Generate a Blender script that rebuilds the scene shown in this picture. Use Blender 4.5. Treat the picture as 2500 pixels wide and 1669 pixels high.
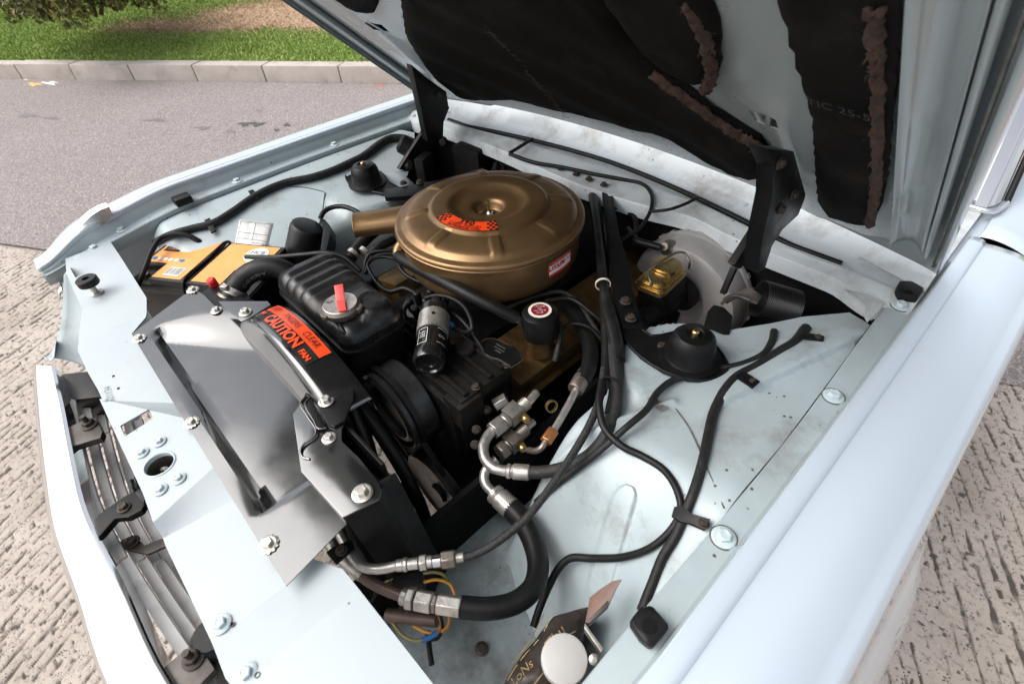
import bpy, bmesh, math, random
import numpy as np
from mathutils import Vector, Matrix, geometry
random.seed(7); np.random.seed(7)
sc = bpy.context.scene
for o in list(bpy.data.objects): bpy.data.objects.remove(o)

# ---------------------------------------------------------------- camera, sky, sun, exposure
ZL = 0.92                                   # height of the fender ledge above the ground; heights below are relative to it
CP = np.array([0.77897337, -0.9486587, 0.60839674])
FPX = 1270.994674793968                     # focal length in pixels of the 2500 px wide photograph
CM = np.array([[0.69290462, 0.71891485, -0.0551781], [-0.46480004, 0.5038642, 0.72806716], [-0.55122056, 0.47883432, -0.68328148]])
cam = bpy.data.cameras.new('camera'); camo = bpy.data.objects.new('camera', cam); sc.collection.objects.link(camo)
cam.sensor_width = 36; cam.lens = FPX / 2500 * 36; cam.clip_start = .02; cam.clip_end = 500
camo.matrix_world = Matrix([[CM[0][i], CM[1][i], -CM[2][i], CP[i] + (ZL if i == 2 else 0)] for i in range(3)] + [[0, 0, 0, 1]])
sc.camera = camo
cam.dof.use_dof = True; cam.dof.focus_distance = 1.05; cam.dof.aperture_fstop = 7.0

SUN_EL, SUN_AZ = 52.0, 235.0                # azimuth measured from +x, counter-clockwise
w = bpy.data.worlds.new('World'); sc.world = w; w.use_nodes = True
nt = w.node_tree; bg = nt.nodes['Background']
sky = nt.nodes.new('ShaderNodeTexSky'); sky.sky_type = 'NISHITA'; sky.sun_disc = False
sky.sun_elevation = math.radians(SUN_EL); sky.sun_rotation = math.radians(90 - SUN_AZ)
sky.air_density = 1.0; sky.dust_density = 5.0; sky.ozone_density = 1.0
hs = nt.nodes.new('ShaderNodeHueSaturation'); hs.inputs['Saturation'].default_value = 0.30
nt.links.new(sky.outputs[0], hs.inputs['Color']); nt.links.new(hs.outputs[0], bg.inputs[0])
bg.inputs[1].default_value = 0.15
sl = bpy.data.lights.new('sun', 'SUN'); so = bpy.data.objects.new('sun', sl); sc.collection.objects.link(so)
sl.energy = 1.5; sl.angle = math.radians(75); sl.color = (1, .96, .9)
sd = Vector((math.cos(math.radians(SUN_AZ)) * math.cos(math.radians(SUN_EL)), math.sin(math.radians(SUN_AZ)) * math.cos(math.radians(SUN_EL)), math.sin(math.radians(SUN_EL))))
so.rotation_euler = (-sd).to_track_quat('-Z', 'Y').to_euler(); so.location = sd * 30
vs = sc.view_settings; vs.view_transform = 'Standard'; vs.look = 'None'; vs.exposure = 0.75; vs.gamma = 1

# ---------------------------------------------------------------- pixels of the photograph to points
def ray(x, y): return np.array([(x - 1250) / FPX, -(y - 834.5) / FPX, 1.0]) @ CM
def onp(px, py, i, v):
    d = ray(px, py); return CP + (v - CP[i]) / d[i] * d
def Z(px, py, h): return onp(px, py, 2, h)
def X(px, py, x): return onp(px, py, 0, x)
def Y(px, py, y): return onp(px, py, 1, y)
def depth(p): return float((np.asarray(p) - CP) @ CM[2])
def pxr(p, n): return n * depth(p) / FPX     # n photo pixels at point p, in metres
HA = math.radians(41.7); HN = np.array([0, math.sin(HA), math.cos(HA)]); HE = np.array([0, -math.cos(HA), math.sin(HA)]); HO = np.array([0, .0225, .084])
def crown(x): return .055 * max(0, 1 - (x / .72) ** 2)
def hood_pt(x, s, n): return HO + np.array([x, 0, 0]) + HE * s + HN * (crown(x) - n)       # n = depth below the hood's inner face
def HD(px, py, n=0.0):                       # a pixel on the hood's inner face -> (x, s)
    d = ray(px, py); c = .03
    for _ in range(40):
        o = HO + HN * (c - n); t = HN @ (o - CP) / (HN @ d); Q = CP + t * d
        c = .6 * c + .4 * crown(Q[0])
    return np.array([Q[0], (Q - o) @ HE])
def ss(a, b, x):
    t = np.clip((x - a) / (b - a), 0, 1); return t * t * (3 - 2 * t)
def hL(y): return -.024 * ss(-.72, -1.0, y)  # the ledges drop towards the nose
def apron(x, y):                             # inner wing: a wheelhouse roof that rolls down to the frame
    u = abs(x)
    base = -.014 - .27 * max(0, .69 - u) + hL(y)
    inner = 3.2 * max(0, .435 - u) ** 1.0 * (1 if u < .435 else 0)
    f = (ss(-.50, -.78, y) if x > 0 else ss(-.80, -.95, y)) * .27 * (1 - .35 * ss(.6, .69, u))
    h = base - inner - f
    return max(h, -.42)
def S(px, py, sgn=1, lift=0.0):              # pixel on the near (+1) or far (-1) inner wing
    d = ray(px, py); prev = None
    for k in range(1, 900):
        t = .3 + k * .003; Q = CP + d * t
        if Q[2] < apron(Q[0], Q[1]) + lift and Q[0] * sgn > .2: return Q
    return Z(px, py, -.1)

# ---------------------------------------------------------------- mesh helpers (heights given relative to the ledge, ZL added when linked)
def link(o): sc.collection.objects.link(o); return o
def setp(o, parent, M=None):
    o.parent = parent
    if parent is not None:
        pm = Matrix.Translation(parent['_w']) if '_w' in parent else Matrix()
        o.matrix_basis = pm.inverted() @ (M or Matrix())
        o['_w'] = (0.0, 0.0, 0.0) if M is None else tuple(M.to_translation())
    else:
        o.matrix_basis = M or Matrix(); o['_w'] = tuple((M or Matrix()).to_translation())
    return o
def empty(name, loc, label=None, cat=None, group=None, kind=None):
    o = bpy.data.objects.new(name, None); o.empty_display_size = .05; link(o)
    o.location = (loc[0], loc[1], loc[2] + ZL); o['_w'] = tuple(o.location)
    return tag(o, label, cat, group, kind)
def tag(o, label=None, cat=None, group=None, kind=None):
    if label: o['label'] = label
    if cat: o['category'] = cat
    if group: o['group'] = group
    if kind: o['kind'] = kind
    return o
def mesh_obj(name, V, F, mat, parent=None, smooth=True, sharp=35, uv=None):
    V = np.asarray(V, float).copy(); V[:, 2] += ZL
    me = bpy.data.meshes.new(name); me.from_pydata(V.tolist(), [], F); me.update()
    me.materials.append(mat)
    if smooth:
        me.polygons.foreach_set('use_smooth', [True] * len(me.polygons))
        me.set_sharp_from_angle(angle=math.radians(sharp))
    o = bpy.data.objects.new(name, me); link(o); setp(o, parent); return o
def bm_obj(name, bm, mat, parent=None, smooth=True, sharp=35):
    bmesh.ops.recalc_face_normals(bm, faces=bm.faces)
    for v in bm.verts: v.co.z += ZL
    me = bpy.data.meshes.new(name); bm.to_mesh(me); bm.free(); me.materials.append(mat)
    if smooth:
        me.polygons.foreach_set('use_smooth', [True] * len(me.polygons)); me.set_sharp_from_angle(angle=math.radians(sharp))
    o = bpy.data.objects.new(name, me); link(o); setp(o, parent); return o
def catmull(P, n=6):
    P = [np.asarray(p, float) for p in P]
    if len(P) < 3: return np.array(P)
    Q = [2 * P[0] - P[1]] + P + [2 * P[-1] - P[-2]]; out = []
    for i in range(1, len(Q) - 2):
        a, b, c, d = Q[i - 1:i + 3]
        ta = max(np.linalg.norm(b[:3] - a[:3]), 1e-6) ** .5; tb = max(np.linalg.norm(c[:3] - b[:3]), 1e-6) ** .5; tc = max(np.linalg.norm(d[:3] - c[:3]), 1e-6) ** .5
        m1 = tb * ((b - a) / ta - (c - a) / (ta + tb) + (c - b) / tb); m2 = tb * ((c - b) / tb - (d - b) / (tb + tc) + (d - c) / tc)
        for k in range(n):
            t = k / n; out.append((2 * t**3 - 3 * t**2 + 1) * b + (t**3 - 2 * t**2 + t) * m1 + (-2 * t**3 + 3 * t**2) * c + (t**3 - t**2) * m2)
    out.append(P[-1]); return np.array(out)
def frames(C):
    T = np.gradient(C, axis=0); T /= np.linalg.norm(T, axis=1)[:, None] + 1e-12
    n = np.cross(T[0], [0, 0, 1.0])
    if np.linalg.norm(n) < .1: n = np.cross(T[0], [1.0, 0, 0])
    n /= np.linalg.norm(n); N = []
    for t in T:
        n = n - t * (n @ t); n /= np.linalg.norm(n) + 1e-12; N.append(n)
    N = np.array(N); return T, N, np.cross(T, N)
def tube_data(pts, r, seg=10, n=6, rib=0, cap=True, flat=1.0):
    pts = np.asarray(pts, float)
    R = np.full(len(pts), r, float) if np.isscalar(r) else np.asarray(r, float)
    D = catmull(np.c_[pts, R], n) if len(pts) > 2 else np.c_[pts, R]
    C, R = D[:, :3], D[:, 3].copy()
    if rib: R *= 1 + rib * (np.arange(len(R)) % 2)
    T, N, B = frames(C); a = np.linspace(0, 2 * np.pi, seg, endpoint=False)
    V = (C[:, None] + R[:, None, None] * (np.cos(a)[None, :, None] * N[:, None] + flat * np.sin(a)[None, :, None] * B[:, None])).reshape(-1, 3)
    F = []
    for i in range(len(C) - 1):
        for j in range(seg):
            k = (j + 1) % seg; F.append((i * seg + j, i * seg + k, (i + 1) * seg + k, (i + 1) * seg + j))
    if cap: F.append(tuple(range(seg))[::-1]); F.append(tuple((len(C) - 1) * seg + j for j in range(seg)))
    return V, F
def tube(name, pts, r, mat, parent=None, seg=10, n=6, rib=0, flat=1.0):
    V, F = tube_data(pts, r, seg, n, rib, True, flat); return mesh_obj(name, V, F, mat, parent, True, 60)
def tz(name, pts, rpx, mat, parent=None, **k):                 # pixel polyline (px, py, h) with a radius in photo pixels
    P = [Z(*p) for p in pts]; return tube(name, P, [pxr(p, rpx) for p in P], mat, parent, **k)
def ts(name, pts, rpx, mat, parent=None, sgn=1, **k):          # pixel polyline lying on an inner wing
    P = []
    for p in pts:
        q = S(p[0], p[1], sgn); r = pxr(q, rpx); P.append(S(p[0], p[1], sgn, (p[2] if len(p) > 2 else r * .9)))
    return tube(name, P, [pxr(p, rpx) for p in P], mat, parent, **k)
def axes(ax, up=(0, 0, 1)):
    a = np.asarray(ax, float); a /= np.linalg.norm(a); u = np.asarray(up, float)
    if abs(a @ u) > .95: u = np.array([0, 1.0, 0])
    x = np.cross(u, a); x /= np.linalg.norm(x); return x, np.cross(a, x), a
def lathe_data(prof, c, ax, seg=40, close=True):
    x, y, a = axes(ax); c = np.asarray(c, float); t = np.linspace(0, 2 * np.pi, seg, endpoint=False); V = []; F = []
    for r, h in prof: V += [c + a * h + r * (np.cos(q) * x + np.sin(q) * y) for q in t]
    m = len(prof)
    for i in range(m - 1):
        for j in range(seg):
            k = (j + 1) % seg; F.append((i * seg + j, i * seg + k, (i + 1) * seg + k, (i + 1) * seg + j))
    if close:
        if prof[0][0] > 1e-6: F.append(tuple(range(seg))[::-1])
        if prof[-1][0] > 1e-6: F.append(tuple((m - 1) * seg + j for j in range(seg)))
    return V, F
def lathe(name, prof, c, ax, mat, parent=None, seg=40, sharp=30, close=True):
    V, F = lathe_data(prof, c, ax, seg, close)
    bm = bmesh.new(); vs_ = [bm.verts.new(v) for v in V]
    for f in F:
        try: bm.faces.new([vs_[i] for i in f])
        except Exception: pass
    bmesh.ops.remove_doubles(bm, verts=bm.verts, dist=1e-5); return bm_obj(name, bm, mat, parent, True, sharp)
def add_box(bm, c, ux, uy, uz, bev=0.0):         # half-axes as vectors
    c, ux, uy, uz = [np.asarray(q, float) for q in (c, ux, uy, uz)]
    vs_ = [bm.verts.new(c + i * ux + j * uy + k * uz) for i in (-1, 1) for j in (-1, 1) for k in (-1, 1)]
    fs = [bm.faces.new([vs_[i] for i in f]) for f in ((0, 1, 3, 2), (4, 6, 7, 5), (0, 4, 5, 1), (2, 3, 7, 6), (0, 2, 6, 4), (1, 5, 7, 3))]
    if bev:
        es = list({e for f in fs for e in f.edges}); bmesh.ops.bevel(bm, geom=es, offset=bev, segments=2, affect='EDGES', profile=.7)
def box(name, c, size, mat, parent=None, rot=0.0, bev=.003, ax=None):
    if ax is None:
        cr, sr = math.cos(rot), math.sin(rot); ux, uy, uz = np.array([cr, sr, 0]), np.array([-sr, cr, 0]), np.array([0, 0, 1.0])
    else: ux, uy, uz = [np.asarray(q, float) / np.linalg.norm(q) for q in ax]
    bm = bmesh.new(); add_box(bm, c, ux * size[0] / 2, uy * size[1] / 2, uz * size[2] / 2, bev); return bm_obj(name, bm, mat, parent, True, 40)
def prism(name, P, off, mat, parent=None, bev=0.0, seg=2):      # a 3-D polygon pushed along off
    bm = bmesh.new(); P = [np.asarray(p, float) for p in P]; off = np.asarray(off, float)
    a = [bm.verts.new(p) for p in P]; b = [bm.verts.new(p + off) for p in P]; n = len(P)
    bm.faces.new(a); bm.faces.new(b[::-1])
    for i in range(n): bm.faces.new((a[i], b[i], b[(i + 1) % n], a[(i + 1) % n]))
    bmesh.ops.recalc_face_normals(bm, faces=bm.faces)
    if bev: bmesh.ops.bevel(bm, geom=list(bm.edges), offset=bev, segments=seg, affect='EDGES', profile=.7)
    return bm_obj(name, bm, mat, parent, True, 40)
def inpolys(P, poly):                          # even-odd test for many points
    P = np.asarray(P, float); A = np.array([[q[0], q[1]] for q in poly], float); B = np.roll(A, 1, 0); c = np.zeros(len(P), bool)
    for (xi_, yi_), (xj, yj) in zip(A, B):
        m = (yi_ > P[:, 1]) != (yj > P[:, 1]); c ^= m & (P[:, 0] < (xj - xi_) * (P[:, 1] - yi_) / (yj - yi_ + 1e-30) + xi_)
    return c
def densify(poly, step):
    out = []
    for i in range(len(poly)):
        a, b = np.array(poly[i][:2], float), np.array(poly[(i + 1) % len(poly)][:2], float); k = max(1, int(np.linalg.norm(b - a) / step))
        out += [a + (b - a) * j / k for j in range(k)]
    return out
def panel(name, outline, fmap, mat, parent=None, step=.012, holes=(), thick=.0015, nrm=(0, 0, -1), sharp=35, extra=(), lines=()):
    """sheet over a 2-D outline (with holes), each (s, t) sent to 3-D by fmap, given a real thickness along nrm"""
    O = densify(outline, step); loops = [O] + [densify(h, step) for h in holes]
    verts, faces = [], []
    for L in loops:
        faces.append(list(range(len(verts), len(verts) + len(L)))); verts += [Vector((p[0], p[1])) for p in L]
    ar = np.array([[p[0], p[1]] for p in O]); (x0, y0), (x1, y1) = ar.min(0), ar.max(0)
    B = np.array(verts)
    gx, gy = np.meshgrid(np.arange(x0 + step * .5, x1, step), np.arange(y0 + step * .5, y1, step)); GP = np.c_[gx.ravel(), gy.ravel()]
    ok = inpolys(GP, O)
    for h in holes: ok &= ~inpolys(GP, h)
    for p in GP[ok]:
        if np.min((B[:, 0] - p[0]) ** 2 + (B[:, 1] - p[1]) ** 2) > (step * .45) ** 2: verts.append(Vector((p[0], p[1])))
    for e in extra: verts.append(Vector(e))
    edges = [(L[i], L[(i + 1) % len(L)]) for L in faces for i in range(len(L))]
    for ln in lines:
        i0 = len(verts); q = np.linspace(0, 1, max(2, int(np.linalg.norm(np.subtract(ln[1], ln[0])) / step) + 1)); verts += [Vector((ln[0][0] * (1 - t) + ln[1][0] * t, ln[0][1] * (1 - t) + ln[1][1] * t)) for t in q]; edges += [(i0 + k, i0 + k + 1) for k in range(len(q) - 1)]
    v2, _, f2, *_r = geometry.delaunay_2d_cdt(verts, edges, [], 0, 1e-6)
    v2a = np.array([v[:] for v in v2]); cen = np.array([v2a[list(f)].mean(0) for f in f2]); ok = inpolys(cen, O)
    for h in holes: ok &= ~inpolys(cen, h)
    keep = [f for f, q in zip(f2, ok) if q]
    V = np.array([fmap(v[0], v[1]) for v in v2], float)
    bm = bmesh.new(); bv = [bm.verts.new(v) for v in V]
    for f in keep: bm.faces.new([bv[i] for i in f])
    bmesh.ops.delete(bm, geom=[v for v in bm.verts if not v.link_faces], context='VERTS')
    if thick:
        top = list(bm.faces); be = [e for e in bm.edges if e.is_boundary]
        d = Vector(nrm) * thick; mp = {v: bm.verts.new(v.co + d) for v in list(bm.verts)}
        for f in top: bm.faces.new([mp[v] for v in reversed(f.verts)])
        for e in be: bm.faces.new((e.verts[0], e.verts[1], mp[e.verts[1]], mp[e.verts[0]]))
    return bm_obj(name, bm, mat, parent, True, sharp)
def text_mesh(s, size=1.0, shear=0.0, bold=0.0, align='CENTER', space=1.0):
    cu = bpy.data.curves.new('t', 'FONT'); cu.body = s; cu.size = size; cu.align_x = align; cu.align_y = 'CENTER'; cu.shear = shear; cu.offset = bold; cu.space_character = space; cu.resolution_u = 3
    ob = bpy.data.objects.new('t', cu); me = ob.to_mesh()
    V = np.array([v.co[:] for v in me.vertices]) if len(me.vertices) else np.zeros((0, 3)); F = [tuple(p.vertices) for p in me.polygons]
    ob.to_mesh_clear(); bpy.data.objects.remove(ob); bpy.data.curves.remove(cu); return V, F
def lettering(name, s, size, fmap, mat, parent, sub=0, **k):     # flat print laid on a surface: fmap(u, v) -> point
    V, F = text_mesh(s, size, **k)
    if not len(V): return None
    return mesh_obj(name, [fmap(v[0], v[1]) for v in V], F, mat, parent, False)
def quadmap(a, b, c, d):                         # bilinear, corners (0,0) (1,0) (1,1) (0,1)
    a, b, c, d = [np.asarray(q, float) for q in (a, b, c, d)]
    return lambda u, v: a * (1 - u) * (1 - v) + b * u * (1 - v) + c * u * v + d * (1 - u) * v
# shared bolt meshes: z up, unit = 1 metre at flange radius 1
def bolt_mesh(name, flange=1.0, hexr=.62, hh=.55, mat=None, teeth=0, dome=0):
    bm = bmesh.new(); seg = 24
    def ring(r, z, n=seg, tz=0): return [bm.verts.new(((r + (tz if i % 2 else 0)) * math.cos(2 * math.pi * i / n), (r + (tz if i % 2 else 0)) * math.sin(2 * math.pi * i / n), z)) for i in range(n)]
    def skin(a, b):
        for i in range(len(a)): bm.faces.new((a[i], a[(i + 1) % len(a)], b[(i + 1) % len(a)], b[i]))
    a = ring(flange, 0, seg, teeth); b = ring(flange, .12, seg, teeth); c = ring(flange * .82, .2); skin(a, b); skin(b, c); bm.faces.new(c)
    h = [ring(hexr, .15, 6), ring(hexr, .15 + hh, 6), ring(hexr * .82, .15 + hh + .07, 6)]
    skin(h[0], h[1]); skin(h[1], h[2]); d = ring(hexr * .5, .15 + hh + .07, 6); skin(h[2], d); e = ring(hexr * .45, .15 + hh + .02, 6); skin(d, e); bm.faces.new(e)
    bmesh.ops.recalc_face_normals(bm, faces=bm.faces)
    me = bpy.data.meshes.new(name); bm.to_mesh(me); bm.free(); me.materials.append(mat); return me
def bolt(me, p, r, parent, nrm=(0, 0, 1), name='bolt', rot=None):
    o = bpy.data.objects.new(name, me); link(o)
    x, y, a = axes(nrm); q = random.random() * 6.28 if rot is None else rot
    xx = x * math.cos(q) + y * math.sin(q); yy = np.cross(a, xx)
    p = np.asarray(p, float)
    M = Matrix([[xx[i] * r, yy[i] * r, a[i] * r, p[i] + (ZL if i == 2 else 0)] for i in range(3)] + [[0, 0, 0, 1]])
    return setp(o, parent, M)
# ---------------------------------------------------------------- materials
def mat(name, col, rough=.5, metal=0.0, var=.12, vscale=18, bump=0.0, bscale=300, coat=0.0, coatr=.08, ior=1.5, spec=.5,
        dirt=None, specks=None, rvar=.0, stretch=None, blotch=None):
    m = bpy.data.materials.new(name); m.use_nodes = True; n = m.node_tree.nodes; L = m.node_tree.links; b = n['Principled BSDF']
    tc = n.new('ShaderNodeTexCoord'); src = tc.outputs['Object']
    if stretch:
        mp = n.new('ShaderNodeMapping'); mp.inputs['Scale'].default_value = stretch[:3]
        if len(stretch) > 3: mp.inputs['Rotation'].default_value = (0, 0, math.radians(stretch[3]))
        L.new(src, mp.inputs[0]); src = mp.outputs[0]
    def noise(s, det=4, r=.55):
        t = n.new('ShaderNodeTexNoise'); t.inputs['Scale'].default_value = s; t.inputs['Detail'].default_value = det; t.inputs['Roughness'].default_value = r; L.new(src, t.inputs['Vector']); return t.outputs[0]
    def ramp(f, a, bb):
        r = n.new('ShaderNodeMapRange'); r.inputs[1].default_value = a; r.inputs[2].default_value = bb; L.new(f, r.inputs[0]); return r.outputs[0]
    def mix(f, a, c):
        x = n.new('ShaderNodeMix'); x.data_type = 'RGBA'
        if isinstance(f, float): x.inputs[0].default_value = f
        else: L.new(f, x.inputs[0])
        for i, v in ((6, a), (7, c)):
            if isinstance(v, tuple): x.inputs[i].default_value = (*v, 1)
            else: L.new(v, x.inputs[i])
        return x.outputs[2]
    lo = tuple(c * (1 - var) for c in col); hi = tuple(min(1, c * (1 + var)) for c in col)
    c = mix(ramp(noise(vscale), .3, .7), lo, hi)
    if blotch:                                       # (colour, scale, from, to) broad stains mixed with shadow tones
        c = mix(ramp(noise(blotch[1], 5, .62), blotch[2], blotch[3]), c, blotch[0])
    if dirt:                                         # (colour, scale, from, to) grime
        c = mix(ramp(noise(dirt[1], 8, .7), dirt[2], dirt[3]), c, dirt[0])
    if specks:                                       # (colour, scale, threshold) chips and flecks
        v = n.new('ShaderNodeTexVoronoi'); v.inputs['Scale'].default_value = specks[1]; L.new(src, v.inputs['Vector'])
        mm = n.new('ShaderNodeMath'); mm.operation = 'MULTIPLY'; L.new(ramp(v.outputs['Distance'], specks[2], specks[2] * .6), mm.inputs[0]); L.new(ramp(noise(specks[1] * .2, 2), .56, .6), mm.inputs[1])
        c = mix(mm.outputs[0], c, specks[0])
    L.new(c, b.inputs['Base Color'])
    b.inputs['Roughness'].default_value = rough; b.inputs['Metallic'].default_value = metal; b.inputs['IOR'].default_value = ior
    b.inputs['Specular IOR Level'].default_value = spec; b.inputs['Coat Weight'].default_value = coat; b.inputs['Coat Roughness'].default_value = coatr
    if rvar:
        r = n.new('ShaderNodeMapRange'); r.inputs[1].default_value = .3; r.inputs[2].default_value = .7; r.inputs[3].default_value = max(0, rough - rvar); r.inputs[4].default_value = min(1, rough + rvar); L.new(noise(vscale * 2.3, 5), r.inputs[0]); L.new(r.outputs[0], b.inputs['Roughness'])
    if bump:
        bp = n.new('ShaderNodeBump'); bp.inputs['Strength'].default_value = min(1, bump); bp.inputs['Distance'].default_value = .002; L.new(noise(bscale, 6, .6), bp.inputs['Height']); L.new(bp.outputs[0], b.inputs['Normal'])
    return m
GR = (.10, .09, .075)
M = {}
M['paint'] = mat('pale_blue_paint', (.45, .515, .58), .26, 0, .03, 3, coat=.9, coatr=.02, dirt=((.40, .44, .47), 6, .60, .9))
M['paint_in'] = mat('shaded_blue_bay_paint', (.365, .432, .462), .42, 0, .05, 5, bump=.05, bscale=40, coat=.25, coatr=.2, dirt=((.17, .165, .15), 8, .54, .80), blotch=((.285, .325, .335), 3.2, .42, .70), specks=((.07, .06, .05), 55, .15), rvar=.08)  # car paint darkened for bay shade; blotches mix dirt with shadow tones
M['paint_sup'] = mat('pale_blue_front_paint', (.375, .425, .450), .36, 0, .04, 6, bump=.05, bscale=30, coat=.3, coatr=.15, dirt=((.42, .43, .41), 8, .64, .9), specks=((.16, .15, .14), 45, .10), rvar=.08)
M['paint_grime'] = mat('grimy_blue_paint', (.27, .325, .34), .5, 0, .10, 5, bump=.12, bscale=60, dirt=((.075, .07, .062), 7, .40, .66), specks=((.05, .045, .04), 80, .16), rvar=.1)
M['paint_cowl'] = mat('worn_cowl_paint', (.50, .54, .56), .45, 0, .06, 7, bump=.05, bscale=60, dirt=((.20, .175, .145), 9, .50, .80), specks=((.12, .08, .05), 50, .14), rvar=.1)
M['paint_hood'] = mat('shaded_blue_hood_paint', (.255, .295, .302), .30, 0, .05, 4, coat=.5, coatr=.12, dirt=((.28, .25, .2), 5, .62, .9), rvar=.06)  # same car paint, darkened in the colour for the shade under the hood
M['gloss_black'] = mat('black_gloss_enamel', (.012, .012, .013), .13, 0, .3, 9, ior=2.55, spec=.5, bump=.03, bscale=25, rvar=.05, dirt=((.05, .05, .05), 14, .6, .9))
M['satin_black'] = mat('black_satin_paint', (.006, .006, .0063), .38, 0, spec=.22, var=.3, vscale=12, bump=.08, bscale=160, dirt=((.026, .024, .022), 20, .55, .85), rvar=.1)
M['void'] = mat('shadow_black_metal', (.005, .005, .005), .75, 0, spec=.12, var=.4, vscale=10, bump=.15, bscale=120, dirt=((.012, .011, .010), 15, .5, .8))  # near-black stands in for darkness in cavities, gaps, throats and holes
# .4, 10, bump=.15, bscale=120, dirt=((.02, .018, .015), 15, .5, .8))
M['iron'] = mat('dirty_cast_iron', (.009, .0083, .008), .6, .1, .35, 22, bump=.35, bscale=220, spec=.22, dirt=((.032, .025, .020), 22, .54, .78), rvar=.12)
M['rubber'] = mat('black_rubber', (.008, .008, .0083), .45, 0, .25, 30, bump=.1, bscale=350, spec=.25, dirt=((.024, .022, .02), 40, .55, .85), rvar=.08)
M['braid'] = mat('braided_rubber', (.016, .016, .017), .5, 0, .3, 300, bump=.7, bscale=420, spec=.35, dirt=((.06, .055, .05), 250, .5, .7))
M['tape'] = mat('cloth_tape_loom', (.012, .012, .0125), .55, 0, .3, 60, bump=.45, bscale=120, spec=.3, dirt=((.04, .037, .034), 45, .52, .8))
M['plastic'] = mat('black_plastic', (.011, .011, .0115), .36, 0, .2, 14, spec=.35, bump=.06, bscale=200, dirt=((.05, .048, .045), 18, .55, .85), rvar=.06)
M['tank'] = mat('black_painted_tank', (.010, .010, .0105), .30, 0, .3, 14, spec=.4, bump=.06, bscale=90, dirt=((.055, .05, .045), 16, .55, .85), rvar=.08)
M['gold'] = mat('bronze_gold_paint', (.235, .142, .066), .38, .72, .14, 10, bump=.05, bscale=260, coat=.15, coatr=.2, dirt=((.13, .072, .032), 9, .50, .85), rvar=.07)
M['gold_dk'] = mat('grimy_bronze_paint', (.20, .115, .042), .45, .6, .2, 14, bump=.15, bscale=180, dirt=((.02, .014, .009), 10, .40, .66), rvar=.1)
M['brass'] = mat('yellow_zinc_plate', (.50, .36, .15), .30, .9, .16, 30, bump=.06, bscale=240, dirt=((.25, .17, .07), 20, .58, .85), rvar=.1)
M['booster'] = mat('grey_silver_paint', (.40, .385, .38), .45, .35, .07, 12, bump=.10, bscale=420, dirt=((.17, .15, .13), 14, .60, .88), specks=((.14, .11, .09), 120, .14))
M['alu'] = mat('dirty_aluminium', (.50, .48, .45), .40, .8, .2, 50, bump=.15, bscale=260, dirt=((.16, .13, .11), 55, .55, .75), rvar=.12)
M['alu_dk'] = mat('tarnished_steel', (.24, .21, .185), .42, .8, .25, 60, bump=.12, bscale=260, dirt=((.09, .07, .055), 60, .5, .75), rvar=.1)
M['bolt'] = mat('zinc_bolt', (.55, .53, .49), .36, .85, .2, 90, bump=.1, bscale=400, dirt=((.22, .18, .13), 90, .55, .75))
M['bolt_blue'] = mat('painted_bolt', (.46, .54, .57), .42, .0, .08, 60, dirt=((.25, .24, .22), 110, .58, .8))
M['bolt_rust'] = mat('rusty_bolt', (.055, .043, .035), .6, .4, .35, 120, bump=.3, bscale=400)
M['chrome'] = mat('chrome', (.82, .82, .83), .07, 1, .03, 8, rvar=.03)
M['chrome_lo'] = mat('dull_chrome', (.60, .60, .62), .2, 1, .08, 10, rvar=.06)
M['slat'] = mat('anodised_slat', (.50, .49, .485), .5, .1, .12, 22, bump=.08, bscale=220, dirt=((.16, .15, .14), 25, .58, .85), rvar=.1)
M['pad'] = mat('black_hood_blanket', (.005, .0044, .0042), .85, 0, .4, 7, bump=.5, bscale=140, spec=.10, dirt=((.018, .0155, .014), 9, .52, .78), stretch=(1, 1, 1))
M['jute'] = mat('brown_jute_fibre', (.042, .021, .013), .9, 0, .7, 90, bump=1, bscale=260, dirt=((.025, .014, .01), 60, .45, .65))
M['orange'] = mat('orange_label', (.83, .33, .085), .35, 0, .06, 12, dirt=((.70, .42, .22), 9, .5, .8))
M['red_or'] = mat('vermilion_decal', (.80, .065, .012), .28, 0, .04, 20)
M['black_ink'] = mat('black_print', (.012, .012, .012), .4, 0, .1)
M['white_ink'] = mat('white_print', (.72, .72, .70), .4, 0, .05)
M['grey_ink'] = mat('grey_print', (.16, .16, .165), .5, 0, .2, 120)
M['faint_ink'] = mat('faint_stamp', (.022, .021, .020), .7, 0, .5, 120)
M['gold_ink'] = mat('gold_print', (.42, .29, .13), .4, .2, .3, 150)
M['red_ink'] = mat('red_print', (.62, .03, .04), .35, 0, .05)
M['maroon'] = mat('maroon_label', (.20, .012, .03), .35, 0, .08)
M['cream'] = mat('cream_label', (.78, .70, .60), .4, 0, .05)
M['white_label'] = mat('white_paper', (.80, .80, .78), .5, 0, .03, 30)
M['red'] = mat('red_plastic', (.62, .015, .02), .32, 0, .08)
M['red_tab'] = mat('faded_red_tab', (.70, .07, .06), .4, 0, .08)
M['white_pl'] = mat('off_white_plastic', (.38, .37, .36), .45, 0, .04, 40, bump=.03)
M['bag'] = mat('grimy_vinyl_bag', (.030, .024, .021), .42, 0, .4, 16, bump=.25, bscale=40, dirt=((.10, .055, .035), 10, .55, .8), rvar=.1)
M['bag_lt'] = mat('faded_vinyl_edge', (.12, .062, .045), .5, 0, .35, 24, bump=.2, bscale=60)
M['wire_o'] = mat('orange_wire', (.62, .27, .03), .45, 0, .1)
M['wire_y'] = mat('olive_wire', (.24, .21, .06), .5, 0, .2)
M['wire_b'] = mat('blue_sleeve', (.03, .16, .42), .4, 0, .1)
M['pipe_br'] = mat('brown_pipe', (.13, .085, .07), .4, .3, .15, 60, dirt=((.4, .38, .36), 70, .62, .72))
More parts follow.
